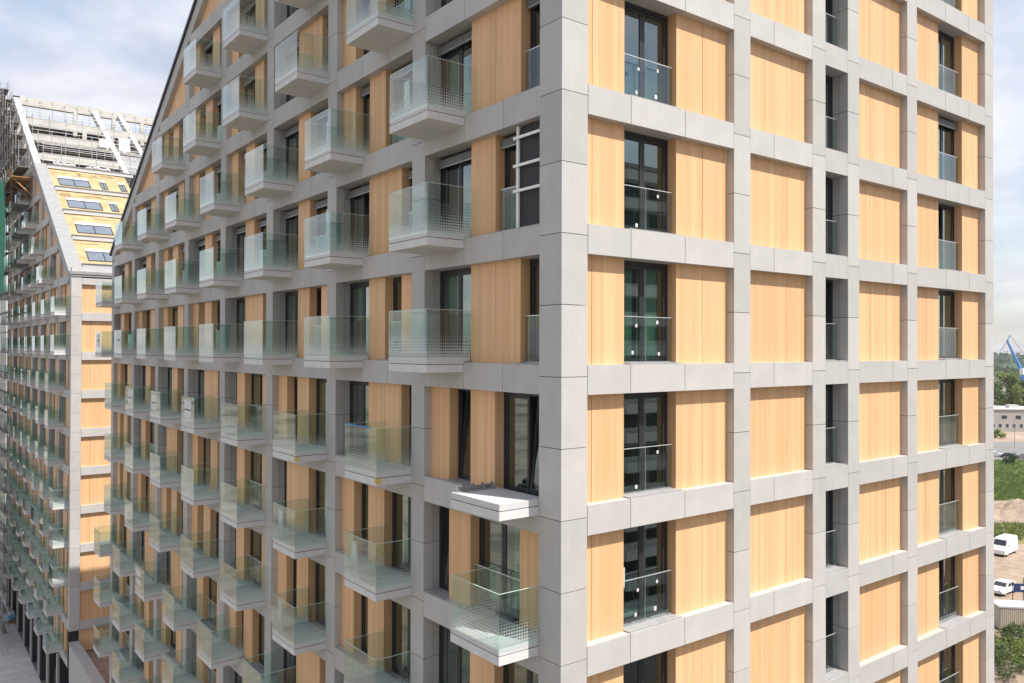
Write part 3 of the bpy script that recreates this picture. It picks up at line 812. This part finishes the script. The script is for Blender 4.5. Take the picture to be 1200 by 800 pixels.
# ================================================================== PODIUM between the blocks
pd = thing('podium', 'low grey terrace with brick paving and thick parapet between the two blocks', 'terrace', (0, 43.5, GZ))
BP_ = Building(pd, (0, 43.5, GZ))
mb = MB(); mb.box((0, 43.45, -25.2), (.62, 57.9, -22.3), 'cladding'); mb.box((-.04, 43.43, -22.297), (.68, 57.92, -22.2), 'sill'); BP_.part('parapet', mb)
mb = MB(); mb.box((.66, 43.45, -23.6), (20.4, 57.9, -23.2), 'brick_paving'); BP_.part('terrace_floor', mb)
for i in range(4):
    mb = MB(); mb.box((0, 44.6+i*4.1, GZ), (.5, 45.1+i*4.1, -25.21), 'frame'); BP_.part('pier', mb)
mb = MB(); mb.box((1.6, 43.5, GZ), (1.75, 57.9, -23.65), 'carglass'); BP_.part('shopfront', mb)

# ================================================================== SCAFFOLDING at the far block
def tubes(name, segs, parent, base, r=.03, m='scaffold'):
    mb = MB()
    for a, c in segs: mb.tube(Vector(a)-Vector(base), Vector(c)-Vector(base), r, m, 5)
    return link(name, mb.mesh(name), (0,0,0), parent)
sb_ = (-1, 80, GZ)
sc = thing('scaffolding', 'steel tube scaffolding with plank decks standing against the unfinished gable at the left edge', 'scaffolding', sb_)
st = []; rl = []; dk = MB(); br = []
def zlow(y): return 18.3
ys = [80+i*2.45 for i in range(13)]
for y in ys:
    zt = min(31.5, roofF(y)+1.2) if y < 98 else 31.5
    for x in (-.35, -1.25): st.append(((x, y, zlow(y)), (x, y, zt+(.6 if x < -1 else .3))))
lev = [18.3+2.05*i for i in range(7)]
for i, z in enumerate(lev):
    y0 = max(80, yAt(z-.6)+.2); y1 = ys[-1]
    if y0 > y1: continue
    dk.box((-1.28+1, y0-80, z-GZ), (-.32+1, y1-80, z-GZ+.06), 'deck')
    for dz in (.5, 1.05): rl.append(((-1.27, y0, z+dz), (-1.27, y1, z+dz))); rl.append(((-.33, y0, z+dz), (-.33, y1, z+dz)))
    for y in ys:
        if y >= y0-.1: rl.append(((-.35, y, z), (-1.25, y, z))); rl.append(((-.35, y, z+1.0), (-1.25, y, z+1.0)))
    for j in range(0, len(ys)-1, 2):
        if ys[j] >= y0: br.append(((-1.28, ys[j], z), (-1.28, ys[j+1], z+2.05)))
for a_, c_ in st: tubes('standard', [(a_, c_)], sc, sb_)
tubes('guard_rail', rl, sc, sb_, .022); tubes('brace', br, sc, sb_, .02)
link('deck', dk.mesh('deck'), (0,0,0), sc)
# full-height scaffolding in front of the far end of the long side
lb0 = (-1.85, 82.4, GZ)
ls = thing('scaffolding', 'tall narrow scaffolding rising from the pavement at the far left edge behind the green net', 'scaffolding', lb0)
rl = []; dk = MB()
for i in range(9):
    y = 82.4+i*2.1
    for x in (-1.6, -2.1): tubes('standard', [((x, y, GZ), (x, y, 18.2))], ls, lb0, .035)
for i in range(1, 24):
    z = GZ+2.0*i
    for dz in (0, .55, 1.05): rl.append(((-2.1, 82.4, z+dz), (-2.1, 99.2, z+dz)))
    for j in range(9): rl.append(((-1.6, 82.4+j*2.1, z), (-2.1, 82.4+j*2.1, z)))
    dk.box((.22, 0, z-GZ), (-.22, 16.8, z-GZ+.05), 'deck')
tubes('guard_rail', rl, ls, lb0, .025); link('deck', dk.mesh('deck'), (0,0,0), ls)
# timber catch platform below it
cp = thing('catch_platform', 'orange-brown timber platform on brackets hanging below the gable scaffolding', 'platform', (-.8, 80, 17))
mb = MB()
for i in range(16): mb.box((-1.0, i*1.25, .25), (.6, i*1.25+1.12, .33), 'timber')
link('plank_deck', mb.mesh('plank_deck'), (0,0,0), cp)
for i in range(9):
    mb = MB(); y = .3+i*2.4
    mb.box((-1.0, y, .08), (.72, y+.12, .24), 'timber'); mb.prism([(-.9, y, .1), (-.75, y, .1), (.72, y, -1.25), (.72, y, -1.45)], (0, .1, 0), 'timber')
    link('bracket', mb.mesh('bracket'), (0,0,0), cp)
mb = MB()
for z in (.34, .7, 1.1): mb.box((-1.0, 0, z), (-.95, 20, z+.16), 'timber')
link('edge_board', mb.mesh('edge_board'), (0,0,0), cp)
# roof scaffolding among the bare purlins
rb = (.7, 80, 18.6)
rs = thing('scaffolding', 'steel tube scaffolding with rails filling the gaps of the bare upper roof', 'scaffolding', rb)
st = []; rl = []; dk = MB()
for i, z in enumerate((18.75, 20.9, 23.5, 26.2)):
    y = yAt(z)+.2
    for dz in (.4, .75, 1.1, 1.6, 2.0):
        rl.append(((.7, y, z+dz), (20.3, y, z+dz)))
        if dz == 1.1: rl.append(((.7, y+1.1, z+dz), (20.3, y+1.1, z+dz)))
    dk.box((0, y-80, z-18.6), (19.6, y+1.1-80, z-18.6+.05), 'deck')
    x = .8
    while x < 20.3:
        st.append(((x, y, z-.6), (x, y, z+2.1)))
        rl.append(((x, y, z), (x, y+1.1, z))); rl.append(((x, y, z+1.9), (x, y+1.1, z+1.9))); x += 1.25 if i % 2 else 1.6
for a_, c_ in st: tubes('standard', [(a_, c_)], rs, rb)
tubes('guard_rail', rl, rs, rb, .024)
link('deck', dk.mesh('deck'), (0,0,0), rs)
def sheetbox(name, label, cat, loc, sx, sz, m, tilt=.3, group=None):
    mb = MB(); n = 6
    for i in range(n):
        x0, x1 = sx*i/n, sx*(i+1)/n; k0 = .05*math.sin(i*1.9); k1 = .05*math.sin((i+1)*1.9)
        mb.prism([(x0, k0, 0), (x1, k1, 0), (x1, k1+tilt, sz), (x0, k0+tilt, sz)], (0, .03, 0), m)
    o = link(name, mb.mesh(name), loc); return tag(o, label, cat, group)
p = Vector((7.0, yAt(22.6)-.3, 22.6)); sheetbox('white_sheet', 'small white sheet hung left of the second white rafter on the bare roof', 'sheet', p, .95, .9, 'white')
p = Vector((8.85, yAt(22.3)-.25, 22.3)); sheetbox('white_sheet', 'larger white sheet hung right of the second white rafter on the bare roof', 'sheet', p, 1.15, 1.5, 'white')
# crumpled pale foil along the top ledge
for i, (x, w_, lb) in enumerate(((1.6, 1.9, 'crumpled pale plastic roll lying on the top ledge near the gable verge'), (4.5, 2.3, 'crumpled pale plastic roll lying on the top ledge above the small roof window'))):
    mb = MB(); rr = random.Random(i)
    for q in range(14):
        xa = x+w_*q/14; h = rr.uniform(.16, .36); mb.tube((xa-x, rr.uniform(-.05, .05), h/2), (xa-x+w_/14+.05, rr.uniform(-.05, .05), h/2), h/2, 'ledge', 7)
    tag(link('plastic_roll', mb.mesh('plastic_roll'), (x, yAt(18.65)-.2, 18.66)), lb, 'plastic roll')
# green net on the far scaffolding
mb = MB(); ny, nz = 10, 12
def npt(i, j): return (-.05*math.sin(i*2.1+j*.7)-.06, i*.62, j*.95)
for i in range(ny):
    for j in range(nz): mb.add([npt(i, j), npt(i+1, j), npt(i+1, j+1), npt(i, j+1)], [(0,1,2,3)], 'net')
for i in range(ny):
    for j in range(nz): mb.add([(a-.012, b_, c_) for a, b_, c_ in (npt(i, j), npt(i, j+1), npt(i+1, j+1), npt(i+1, j))], [(0,1,2,3)], 'net')
tag(link('safety_net', mb.mesh('safety_net'), (-2.15, 81.7, 6.0)), 'green safety net hanging on the scaffolding at the left edge of the view', 'net')

# ================================================================== VEGETATION
def leaf_cloud(mb, clumps, n, size, m, rr, flat=.7):
    for (c, rad) in clumps:
        for _ in range(n):
            v = Vector((rr.gauss(0, 1), rr.gauss(0, 1), rr.gauss(0, 1))).normalized()*rad*(rr.random()**.45)
            v.z *= flat; p = Vector(c)+v
            a = Vector((rr.uniform(-1, 1), rr.uniform(-1, 1), rr.uniform(-.6, .6))).normalized(); bb = a.cross(Vector((rr.uniform(-1, 1), rr.uniform(-1, 1), rr.uniform(.2, 1)))).normalized()
            s = size*rr.uniform(.6, 1.3)
            mb.add([p-a*s, p-bb*s*.55, p+a*s, p+bb*s*.55], [(0,1,2,3)], m)
def tree(label, loc, h, spread, leaf, seed, group=None, n=90, size=None, cat='tree', name='tree', lean=0, low=.30, nc=13):
    rr = random.Random(seed); o = thing(name, label, cat, loc, rr.uniform(0, 6), group)
    tb = MB(); hh = h*.42
    tb.tube((0,0,-.3), (lean*.3, 0, hh), h*.022, 'bark', 8, h*.014)
    clumps = []
    for i in range(nc):
        an = rr.uniform(0, 6.28); rr_ = spread*math.sqrt(rr.random())*.8; z = h*(low+(.92-low)*rr.random())
        w = 1-abs(z/h-.5)*.95
        p = Vector((math.cos(an)*rr_*w+lean*z/h, math.sin(an)*rr_*w, z)); clumps.append((p, spread*rr.uniform(.26, .44)))
        tb.tube((lean*.2, 0, hh*rr.uniform(.5, 1)), p, h*.009, 'bark', 5, h*.003)
    clumps.append((Vector((lean, 0, h*.88)), spread*.34))
    link('trunk', tb.mesh('trunk'), (0,0,0), o)
    cb = MB(); leaf_cloud(cb, clumps, n, size or spread*.07, leaf, rr, .8); link('crown', cb.mesh('crown'), (0,0,0), o)
    return o
def shrub(label, loc, h, spread, leaf, seed, group=None, n=130, size=.13):
    rr = random.Random(seed); o = thing('shrub', label, 'shrub', loc, rr.uniform(0, 6), group)
    sb = MB(); clumps = []
    for i in range(9):
        an = rr.uniform(0, 6.28); q = spread*math.sqrt(rr.random())*.8; p = Vector((math.cos(an)*q, math.sin(an)*q, h*rr.uniform(.3, .85)*(1-.35*q/spread)))
        clumps.append((p, min(spread, h)*rr.uniform(.26, .4))); sb.tube((p.x*.3, p.y*.3, -.1), p, .03, 'bark', 5, .01)
    link('stem', sb.mesh('stem'), (0,0,0), o)
    cb = MB(); leaf_cloud(cb, clumps, n, size, leaf, rr, .85); link('foliage', cb.mesh('foliage'), (0,0,0), o)
    return o
def G(x, y): p = onZ(x, y, GZ); return (p.x, p.y, GZ+.03)
# right foreground thicket
SH = [((1172, 792), 3.6, 2.2, 'leaf', 'dark green shrub at the foot of the tall facade, lowest in the thicket'),
      ((1196, 788), 3.4, 2.3, 'leaf_light', 'pale green shrub at the right edge, lowest in the thicket'),
      ((1180, 768), 3.2, 2.2, 'leaf_light', 'yellowish green shrub in the middle of the thicket before the container'),
      ((1206, 768), 4.2, 2.6, 'leaf', 'tall green shrub at the right edge before the container'),
      ((1166, 760), 2.6, 1.8, 'leaf', 'small green shrub half hidden by the facade before the container'),
      ((1186, 752), 2.6, 1.9, 'leaf', 'green shrub pressed against the front of the container'),
      ((1222, 782), 4.0, 2.8, 'leaf_dark', 'dark shrub just beyond the right edge of the thicket')]
for i, (px, h, sp_, lf, lb) in enumerate(SH): shrub(lb, G(*px), h, sp_, lf, 40+i, 'shrubs before the container')
shrub('low olive bush behind the white van beside the facade', G(1168, 632), 1.5, 2.4, 'leaf_light', 60, None, 120, .2)
shrub('small round bush at the near kerb of the far road', G(1187, 543), 2.6, 2.6, 'leaf_dark', 71, None, 90, .25)
shrub('light green bush at the corner of the low grey building', G(1168, 512), 3.2, 3.4, 'leaf_light', 72, None, 90, .3)
# left street trees
tree('dark green street tree at the left edge below the green net', (-4.2, 107, GZ), 16, 3.6, 'leaf_dark', 3, None, 260, .28)
tree('low dark tree at the lower left edge beside the pavement', (-6.6, 92, GZ), 7.2, 2.6, 'leaf_dark', 4, None, 240, .2)
# big trees behind the low building, then the wooded hill
TR = [((1158, 484), 15, 8, 'leaf', 'broad tree behind the low grey building, nearest the facade'),
      ((1177, 482), 19.5, 9, 'leaf_light', 'tallest leafy tree behind the low grey building'),
      ((1196, 481), 15, 7.5, 'leaf', 'lower tree at the right edge behind the low grey building'),
      ((1214, 482), 18, 8.5, 'leaf_dark', 'tree behind the low building just beyond the right edge'),
      ((1236, 481), 16, 8, 'leaf', 'furthest right tree behind the low building')]
for i, (px, h, sp_, lf, lb) in enumerate(TR): tree(lb, G(*px), h, sp_, lf, 80+i, 'trees behind the low building', 210, .6, low=.12, nc=24)
hb = MB(); rr = random.Random(9); nx = 60
a0 = onZ(1060, 442, GZ); a1 = onZ(1420, 442, GZ); dirn = (a1-a0).normalized(); back = Vector((-dirn.y, dirn.x, 0)); back = back if back.dot(_d) > 0 else -back
prof = []
for i in range(nx+1):
    f = i/nx; hgt = 17+5*math.sin(f*9)+3*math.sin(f*31+1)+rr.uniform(-1.5, 1.5)
    prof.append((a0+(a1-a0)*f*1.0, hgt))
rows = 14; V = []; FS = []
for j in range(rows+1):
    t_ = j/rows
    for i in range(nx+1):
        b_, hgt = prof[i]; sgn = math.sin(min(1, t_*1.4)*math.pi/2)
        q = b_+back*(t_*420); V.append((q.x, q.y, GZ-1+hgt*sgn+rr.uniform(-1.6, 1.6)*(t_ > 0)))
for j in range(rows):
    for i in range(nx): a = j*(nx+1)+i; FS.append((a, a+1, a+nx+2, a+nx+1))
hb.add(V, FS, 'hill'); struct('hills', hb)
wd = MB(); rr = random.Random(10)
for q in range(900):
    i = rr.randrange(nx); t_ = rr.random(); b_, hgt = prof[i]; z = GZ+hgt*math.sin(min(1, t_*1.4)*math.pi/2)
    p = b_+(a1-a0)*(rr.random()/nx)+back*(t_*420); leaf_cloud(wd, [(Vector((p.x, p.y, z+2)), 5.0)], 22, 1.3, 'leaf_dark', rr, .8)
o = link('woodland', wd.mesh('woodland')); o['kind'] = 'stuff'; o['label'] = 'dark woodland covering the distant hill'; o['category'] = 'woodland'
gt = MB(); rr = random.Random(12)
for q in range(5200):
    px = rr.uniform(1150, 1240); py = rr.uniform(539, 586) if rr.random() < .82 else rr.uniform(613, 633)
    p = onZ(px, py, GZ); h = rr.uniform(.35, .95); an = rr.uniform(0, 6.3); w = h*.5
    for k in range(3):
        a = an+k*2.1; gt.add([(p.x, p.y, GZ+.03), (p.x+math.cos(a)*w*.3, p.y+math.sin(a)*w*.3, GZ+.03), (p.x+math.cos(a)*w, p.y+math.sin(a)*w, GZ+h)], [(0,1,2)], 'leaf_light' if rr.random() < .6 else 'leaf')
o = link('grass_tufts', gt.mesh('grass_tufts')); o['kind'] = 'stuff'; o['label'] = 'rough green grass growing on the open field'; o['category'] = 'grass'

# ================================================================== VEHICLES
def vehicle(name, label, cat, loc, rz, paint, L, Wd, prof, glass, wheels, wr, group=None):
    """prof: side outline (x forward, z); glass: list of (name, polygon on the side or sloped quad)"""
    o = thing(name, label, cat, loc, rz, group)
    def halfw(z):
        return Wd/2*(1-.0*z) if z < prof['belt'] else Wd/2*(1-prof['taper']*(z-prof['belt']))
    mb = MB(); P = prof['line']; n = len(P)
    vs = []; xs = [-1, -.86, .86, 1]
    for s_ in xs:
        for (x, z) in P:
            cxm = prof.get('cx', 0); k = 1 if abs(s_) < 1 else .975
            vs.append((cxm+(x-cxm)*k, s_*halfw(z) if abs(s_) == 1 else s_*halfw(z)*1.0, (z-.55)*(1 if abs(s_) < 1 else .97)+.55))
    fs = []
    for r_ in range(3):
        for i in range(n): fs.append((r_*n+i, r_*n+(i+1) % n, (r_+1)*n+(i+1) % n, (r_+1)*n+i))
    fs += [tuple(range(n-1, -1, -1)), tuple(range(3*n, 4*n))]
    mb.add(vs, fs, paint); link('body', mb.mesh('body'), (0,0,0), o)
    for nm, kind, pts in glass:
        if kind == 'side':
            for s_ in (-1, 1):
                g = MB(); g.prism([(x, s_*(halfw(z)*.985+.008), z) for x, z in pts], (0, -s_*.05, 0), 'carglass'); link(nm, g.mesh(nm), (0,0,0), o)
        else:
            (xa, za), (xb, zb_) = pts; g = MB(); w0, w1 = halfw(za)*.86, halfw(zb_)*.84
            d = Vector((zb_-za, 0, -(xb-xa))).normalized()*(.015 if (zb_-za) else 0)
            if kind == 'rear': d = -d if d.x > 0 else d
            q = [Vector((xa, -w0, za))+d, Vector((xa, w0, za))+d, Vector((xb, w1, zb_))+d, Vector((xb, -w1, zb_))+d]
            g.prism(q, -d*2.5, 'carglass'); link(nm, g.mesh(nm), (0,0,0), o)
    for x in wheels:
        for s_ in (-1, 1):
            t_ = MB(); t_.tube((0, -s_*.11, 0), (0, s_*.11, 0), wr, 'rubber', 16); w_ = link('wheel', t_.mesh('wheel'), (x, s_*(Wd/2-.12), wr), o)
            t_ = MB(); t_.tube((0, s_*.105, 0), (0, s_*.122, 0), wr*.62, 'alu', 12); link('rim', t_.mesh('rim'), (0,0,0), w_)
    for s_ in (-1, 1):
        xh = prof['head']; t_ = MB(); t_.box((xh[0]-.25, s_*Wd*.29-.14, xh[1]-.09), (xh[0]+.012, s_*Wd*.29+.14, xh[1]+.09), 'alu'); link('headlight', t_.mesh('headlight'), (0,0,0), o)
        xt = prof['tail']; t_ = MB(); t_.box((xt[0]-.012, s_*Wd*.38-.08, xt[1]-.14), (xt[0]+.2, s_*Wd*.38+.08, xt[1]+.14), 'carred'); link('tail_light', t_.mesh('tail_light'), (0,0,0), o)
    t_ = MB(); t_.box((prof['head'][0]-.3, -Wd*.46, .26), (prof['head'][0]+.05, Wd*.46, .50), 'rubber'); link('bumper', t_.mesh('bumper'), (0,0,0), o)
    t_ = MB(); t_.box((prof['head'][0]-.1, -Wd*.22, xh[1]-.3), (prof['head'][0]+.02, Wd*.22, xh[1]-.12), 'frame'); link('grille', t_.mesh('grille'), (0,0,0), o)
    return o
CARP = dict(line=[(-2.1,.32),(-2.15,.62),(-2.05,.95),(-1.75,1.02),(-1.35,1.40),(-.5,1.47),(.25,1.42),(.95,1.0),(1.75,.86),(2.1,.66),(2.15,.36)], belt=.95, taper=.28, head=(2.08,.68), tail=(-2.12,.8))
CARG = [('side_window', 'side', [(-1.5,1.0),(-1.2,1.34),(-.5,1.40),(-.45,1.0)]), ('side_window', 'side', [(-.38,1.0),(-.42,1.40),(.2,1.35),(.75,1.0)]), ('windscreen', 'front', ((.97,1.01),(.32,1.39))), ('rear_window', 'rear', ((-1.72,1.05),(-1.38,1.38)))]
VANP = dict(line=[(-2.75,.35),(-2.8,.8),(-2.78,2.3),(-2.6,2.48),(.9,2.52),(1.35,2.38),(2.0,1.5),(2.6,1.2),(2.8,.95),(2.8,.38)], belt=1.3, taper=.07, head=(2.72,.95), tail=(-2.78,1.0))
VANG = [('side_window', 'side', [(.85,1.4),(.85,2.05),(1.35,2.05),(1.85,1.5),(1.85,1.4)]), ('windscreen', 'front', ((1.98,1.56),(1.42,2.28)))]
def heading(px0, px1): a = onZ(*px0, GZ); c = onZ(*px1, GZ); return math.atan2(c.y-a.y, c.x-a.x)
def car(label, px, hd, paint, group=None): return vehicle('parked_car', label, 'car', G(*px), hd, paint, 4.3, 1.78, CARP, CARG, (-1.3, 1.32), .32, group)
vp = G(1177, 648)
vehicle('delivery_van', 'white panel van parked on the dirt lot before the bushes', 'van', vp, heading((1185, 645), (1170, 652)), 'carwhite', 5.6, 2.0, VANP, VANG, (-1.7, 1.75), .36)
car('white car parked on the sandy ground behind the container', (1175, 694), heading((1184, 691), (1166, 698)), 'carwhite')
R0 = heading((1160, 533), (1200, 536))
car('white car parked on the far road beside the facade edge', (1166, 534), R0, 'carwhite', 'cars along the far road')
car('dark grey car parked on the far road right of the white car', (1184, 536), R0+.05, 'cardark', 'cars along the far road')
car('silver car parked on the far road at the right edge', (1204, 537), R0, 'steel', 'cars along the far road')

# ================================================================== SITE OBJECTS ON THE RIGHT
c0 = Vector(G(1171, 738)); c1 = Vector(G(1228, 741)); ax = (c1-c0); ln = ax.length; rzc = math.atan2(ax.y, ax.x)
ct = thing('site_container', 'beige site container with pale flat roof behind the thicket', 'container', tuple(c0), rzc)
mb = MB(); mb.box((0, 0, .12), (6.1, 2.44, 2.45), 'container')
for i in range(30): mb.box((.15+i*.2, -.025, .3), (.25+i*.2, 0.0, 2.3), 'container')
link('body', mb.mesh('body'), (0,0,0), ct)
mb = MB(); mb.box((-.06, -.07, 2.46), (6.16, 2.5, 2.62), 'ledge'); link('roof', mb.mesh('roof'), (0,0,0), ct)
for x in (0, 5.98):
    for y in (-.03, 2.35): mb = MB(); mb.box((x, y, 0), (x+.12, y+.12, 2.45), 'steel'); link('corner_post', mb.mesh('corner_post'), (0,0,0), ct)
s0 = Vector(G(1188, 712))
sg = thing('sign_board', 'dark blue sign board with white panel on posts behind the container', 'sign', tuple(s0), rzc)
mb = MB(); mb.box((0, 0, 1.9), (3.4, .06, 2.9), 'sign_blue'); link('board', mb.mesh('board'), (0,0,0), sg)
mb = MB(); mb.box((.75, -.02, 2.2), (1.45, -.001, 2.62), 'white'); link('white_panel', mb.mesh('white_panel'), (0,0,0), sg)
for x in (-.05, 1.1, 2.3, 3.4): mb = MB(); mb.tube((x, .12, 0), (x, .12, 3.6 if x > 1 and x < 2 else 3.05), .045, 'frame', 6); link('post', mb.mesh('post'), (0,0,0), sg)
lp = thing('lamp_post', 'grey lamp post standing in the parking lot before the low building', 'lamp post', G(1189, 524))
mb = MB(); mb.tube((0,0,0), (0,0,9), .11, 'steel', 8, .06); link('pole', mb.mesh('pole'), (0,0,0), lp)
mb = MB(); mb.box((-.15, -.1, 8.95), (1.0, .1, 9.08), 'steel'); link('lamp_head', mb.mesh('lamp_head'), (0,0,0), lp)
# low grey building
b0 = Vector(G(1150, 505)); b1 = Vector(G(1250, 506)); ax = b1-b0; rzb = math.atan2(ax.y, ax.x); bl = ax.length
lb_ = thing('low_building', 'low beige-grey two-storey building with flat roof across the parking lot', 'building', tuple(b0), rzb)
mb = MB(); mb.box((0, 0, 0), (bl, 14, 8.2), 'wall_beige'); link('wall', mb.mesh('wall'), (0,0,0), lb_)
mb = MB(); mb.box((-.3, -.35, 8.21), (bl+.3, 14.3, 8.7), 'slab')
for i in range(5): mb.box((4+i*7.5, 3, 8.7), (7.5+i*7.5, 6, 9.5+.3*(i % 2)), 'ledge')
link('roof', mb.mesh('roof'), (0,0,0), lb_)
def lowwin(x, z, w, h):
    mb = MB(); mb.box((0, -.06, 0), (w, .0, .09), 'ledge'); mb.box((0, -.06, h-.08), (w, 0, h), 'ledge'); mb.box((0, -.06, .09), (.08, 0, h-.08), 'ledge'); mb.box((w-.08, -.06, .09), (w, 0, h-.08), 'ledge')
    o = link('window', mb.mesh('window'), (x, -.005, z), lb_); g = MB(); g.box((.08, -.03, .09), (w-.08, -.005, h-.08), 'carglass'); link('pane', g.mesh('pane'), (0,0,0), o)
for i in range(int(bl/5)): lowwin(2.2+i*5.0, 4.7, 2.1, 1.5)
for i in range(int(bl/2.5)): lowwin(1.2+i*2.5, 1.5, 1.2, 1.5)
# crane
k0 = Vector(onZ(1199, 447, GZ)); right = CR.copy(); right.z = 0; right.normalize()
scl = (k0-CAM).dot(_d)/F
cn = thing('harbour_crane', 'blue harbour crane with raised jib above the distant trees', 'crane', tuple(k0))
def C_(px, py): return right*((px-1199)*scl)+Vector((0, 0, (447-py)*scl))
mb = MB(); mb.tube(C_(1199, 447), C_(1198, 434), 2.6, 'crane_blue', 8, 2.2); mb.box((-4, -4, 0), (4, 4, 3), 'crane_blue'); link('tower', mb.mesh('tower'), (0,0,0), cn)
mb = MB(); j0, j1 = C_(1198, 436), C_(1180.5, 399)
mb.tube(j0, j1, 1.9, 'crane_blue', 6, .9); link('jib', mb.mesh('jib'), (0,0,0), cn)
mb = MB(); mb.tube(j1, C_(1184, 393.5), .55, 'crane_blue', 6); mb.tube(j1, C_(1172, 411), .45, 'steel', 6, .35); mb.tube(C_(1184, 393.5), C_(1172, 411), .22, 'steel', 5); link('jib_head', mb.mesh('jib_head'), (0,0,0), cn)
mb = MB(); mb.tube(C_(1184, 393.5), C_(1206, 421), .3, 'steel', 5); mb.tube(C_(1198, 434), C_(1206, 421), .6, 'crane_blue', 5); link('stay_cable', mb.mesh('stay_cable'), (0,0,0), cn)
mb = MB(); mb.box(C_(1192, 438)+Vector((0,-2,0)), C_(1206, 431)+Vector((0,2,0)), 'white'); link('cab', mb.mesh('cab'), (0,0,0), cn)
# bundle on the pavement at the far left
bp = onZ(12.5, 729, GZ)
bd = thing('material_bundle', 'small pale blue bundle on a brown pallet beside the left pavement', 'bundle', (bp.x, bp.y, GZ))
mb = MB()
for i in range(5): mb.box((-.6, -.5+i*.22, .12), (.6, -.36+i*.22, .15), 'timber')
for y in (-.45, 0, .4): mb.box((-.6, y, 0), (.6, y+.1, .12), 'timber')
link('pallet', mb.mesh('pallet'), (0,0,0), bd)
mb = MB(); mb.tube((-.4, 0, .62), (.4, .1, .62), .42, 'bundle_blue', 9, .36); mb.tube((-.2, -.1, .98), (.3, .1, 1.05), .28, 'white', 8, .2); link('wrapped_roll', mb.mesh('wrapped_roll'), (0,0,0), bd)

# ================================================================== HAZE: a box of thin air round the whole place
m = bpy.data.materials.new('haze'); m.use_nodes = True; t = m.node_tree; t.nodes.clear(); M['haze'] = m
o_ = N(t, 'ShaderNodeOutputMaterial'); v_ = N(t, 'ShaderNodeVolumePrincipled')
v_.inputs['Color'].default_value = (.90, .94, 1, 1); v_.inputs['Density'].default_value = .0001; v_.inputs['Anisotropy'].default_value = .2
t.links.new(v_.outputs[0], o_.inputs['Volume'])
hz = MB(); hz.box((-1500, -1500, GZ-1), (2200, 2200, 75), 'haze')
o = link('haze', hz.mesh('haze')); o['kind'] = 'stuff'; o['label'] = 'thin pale haze over the whole place'; o['category'] = 'haze'
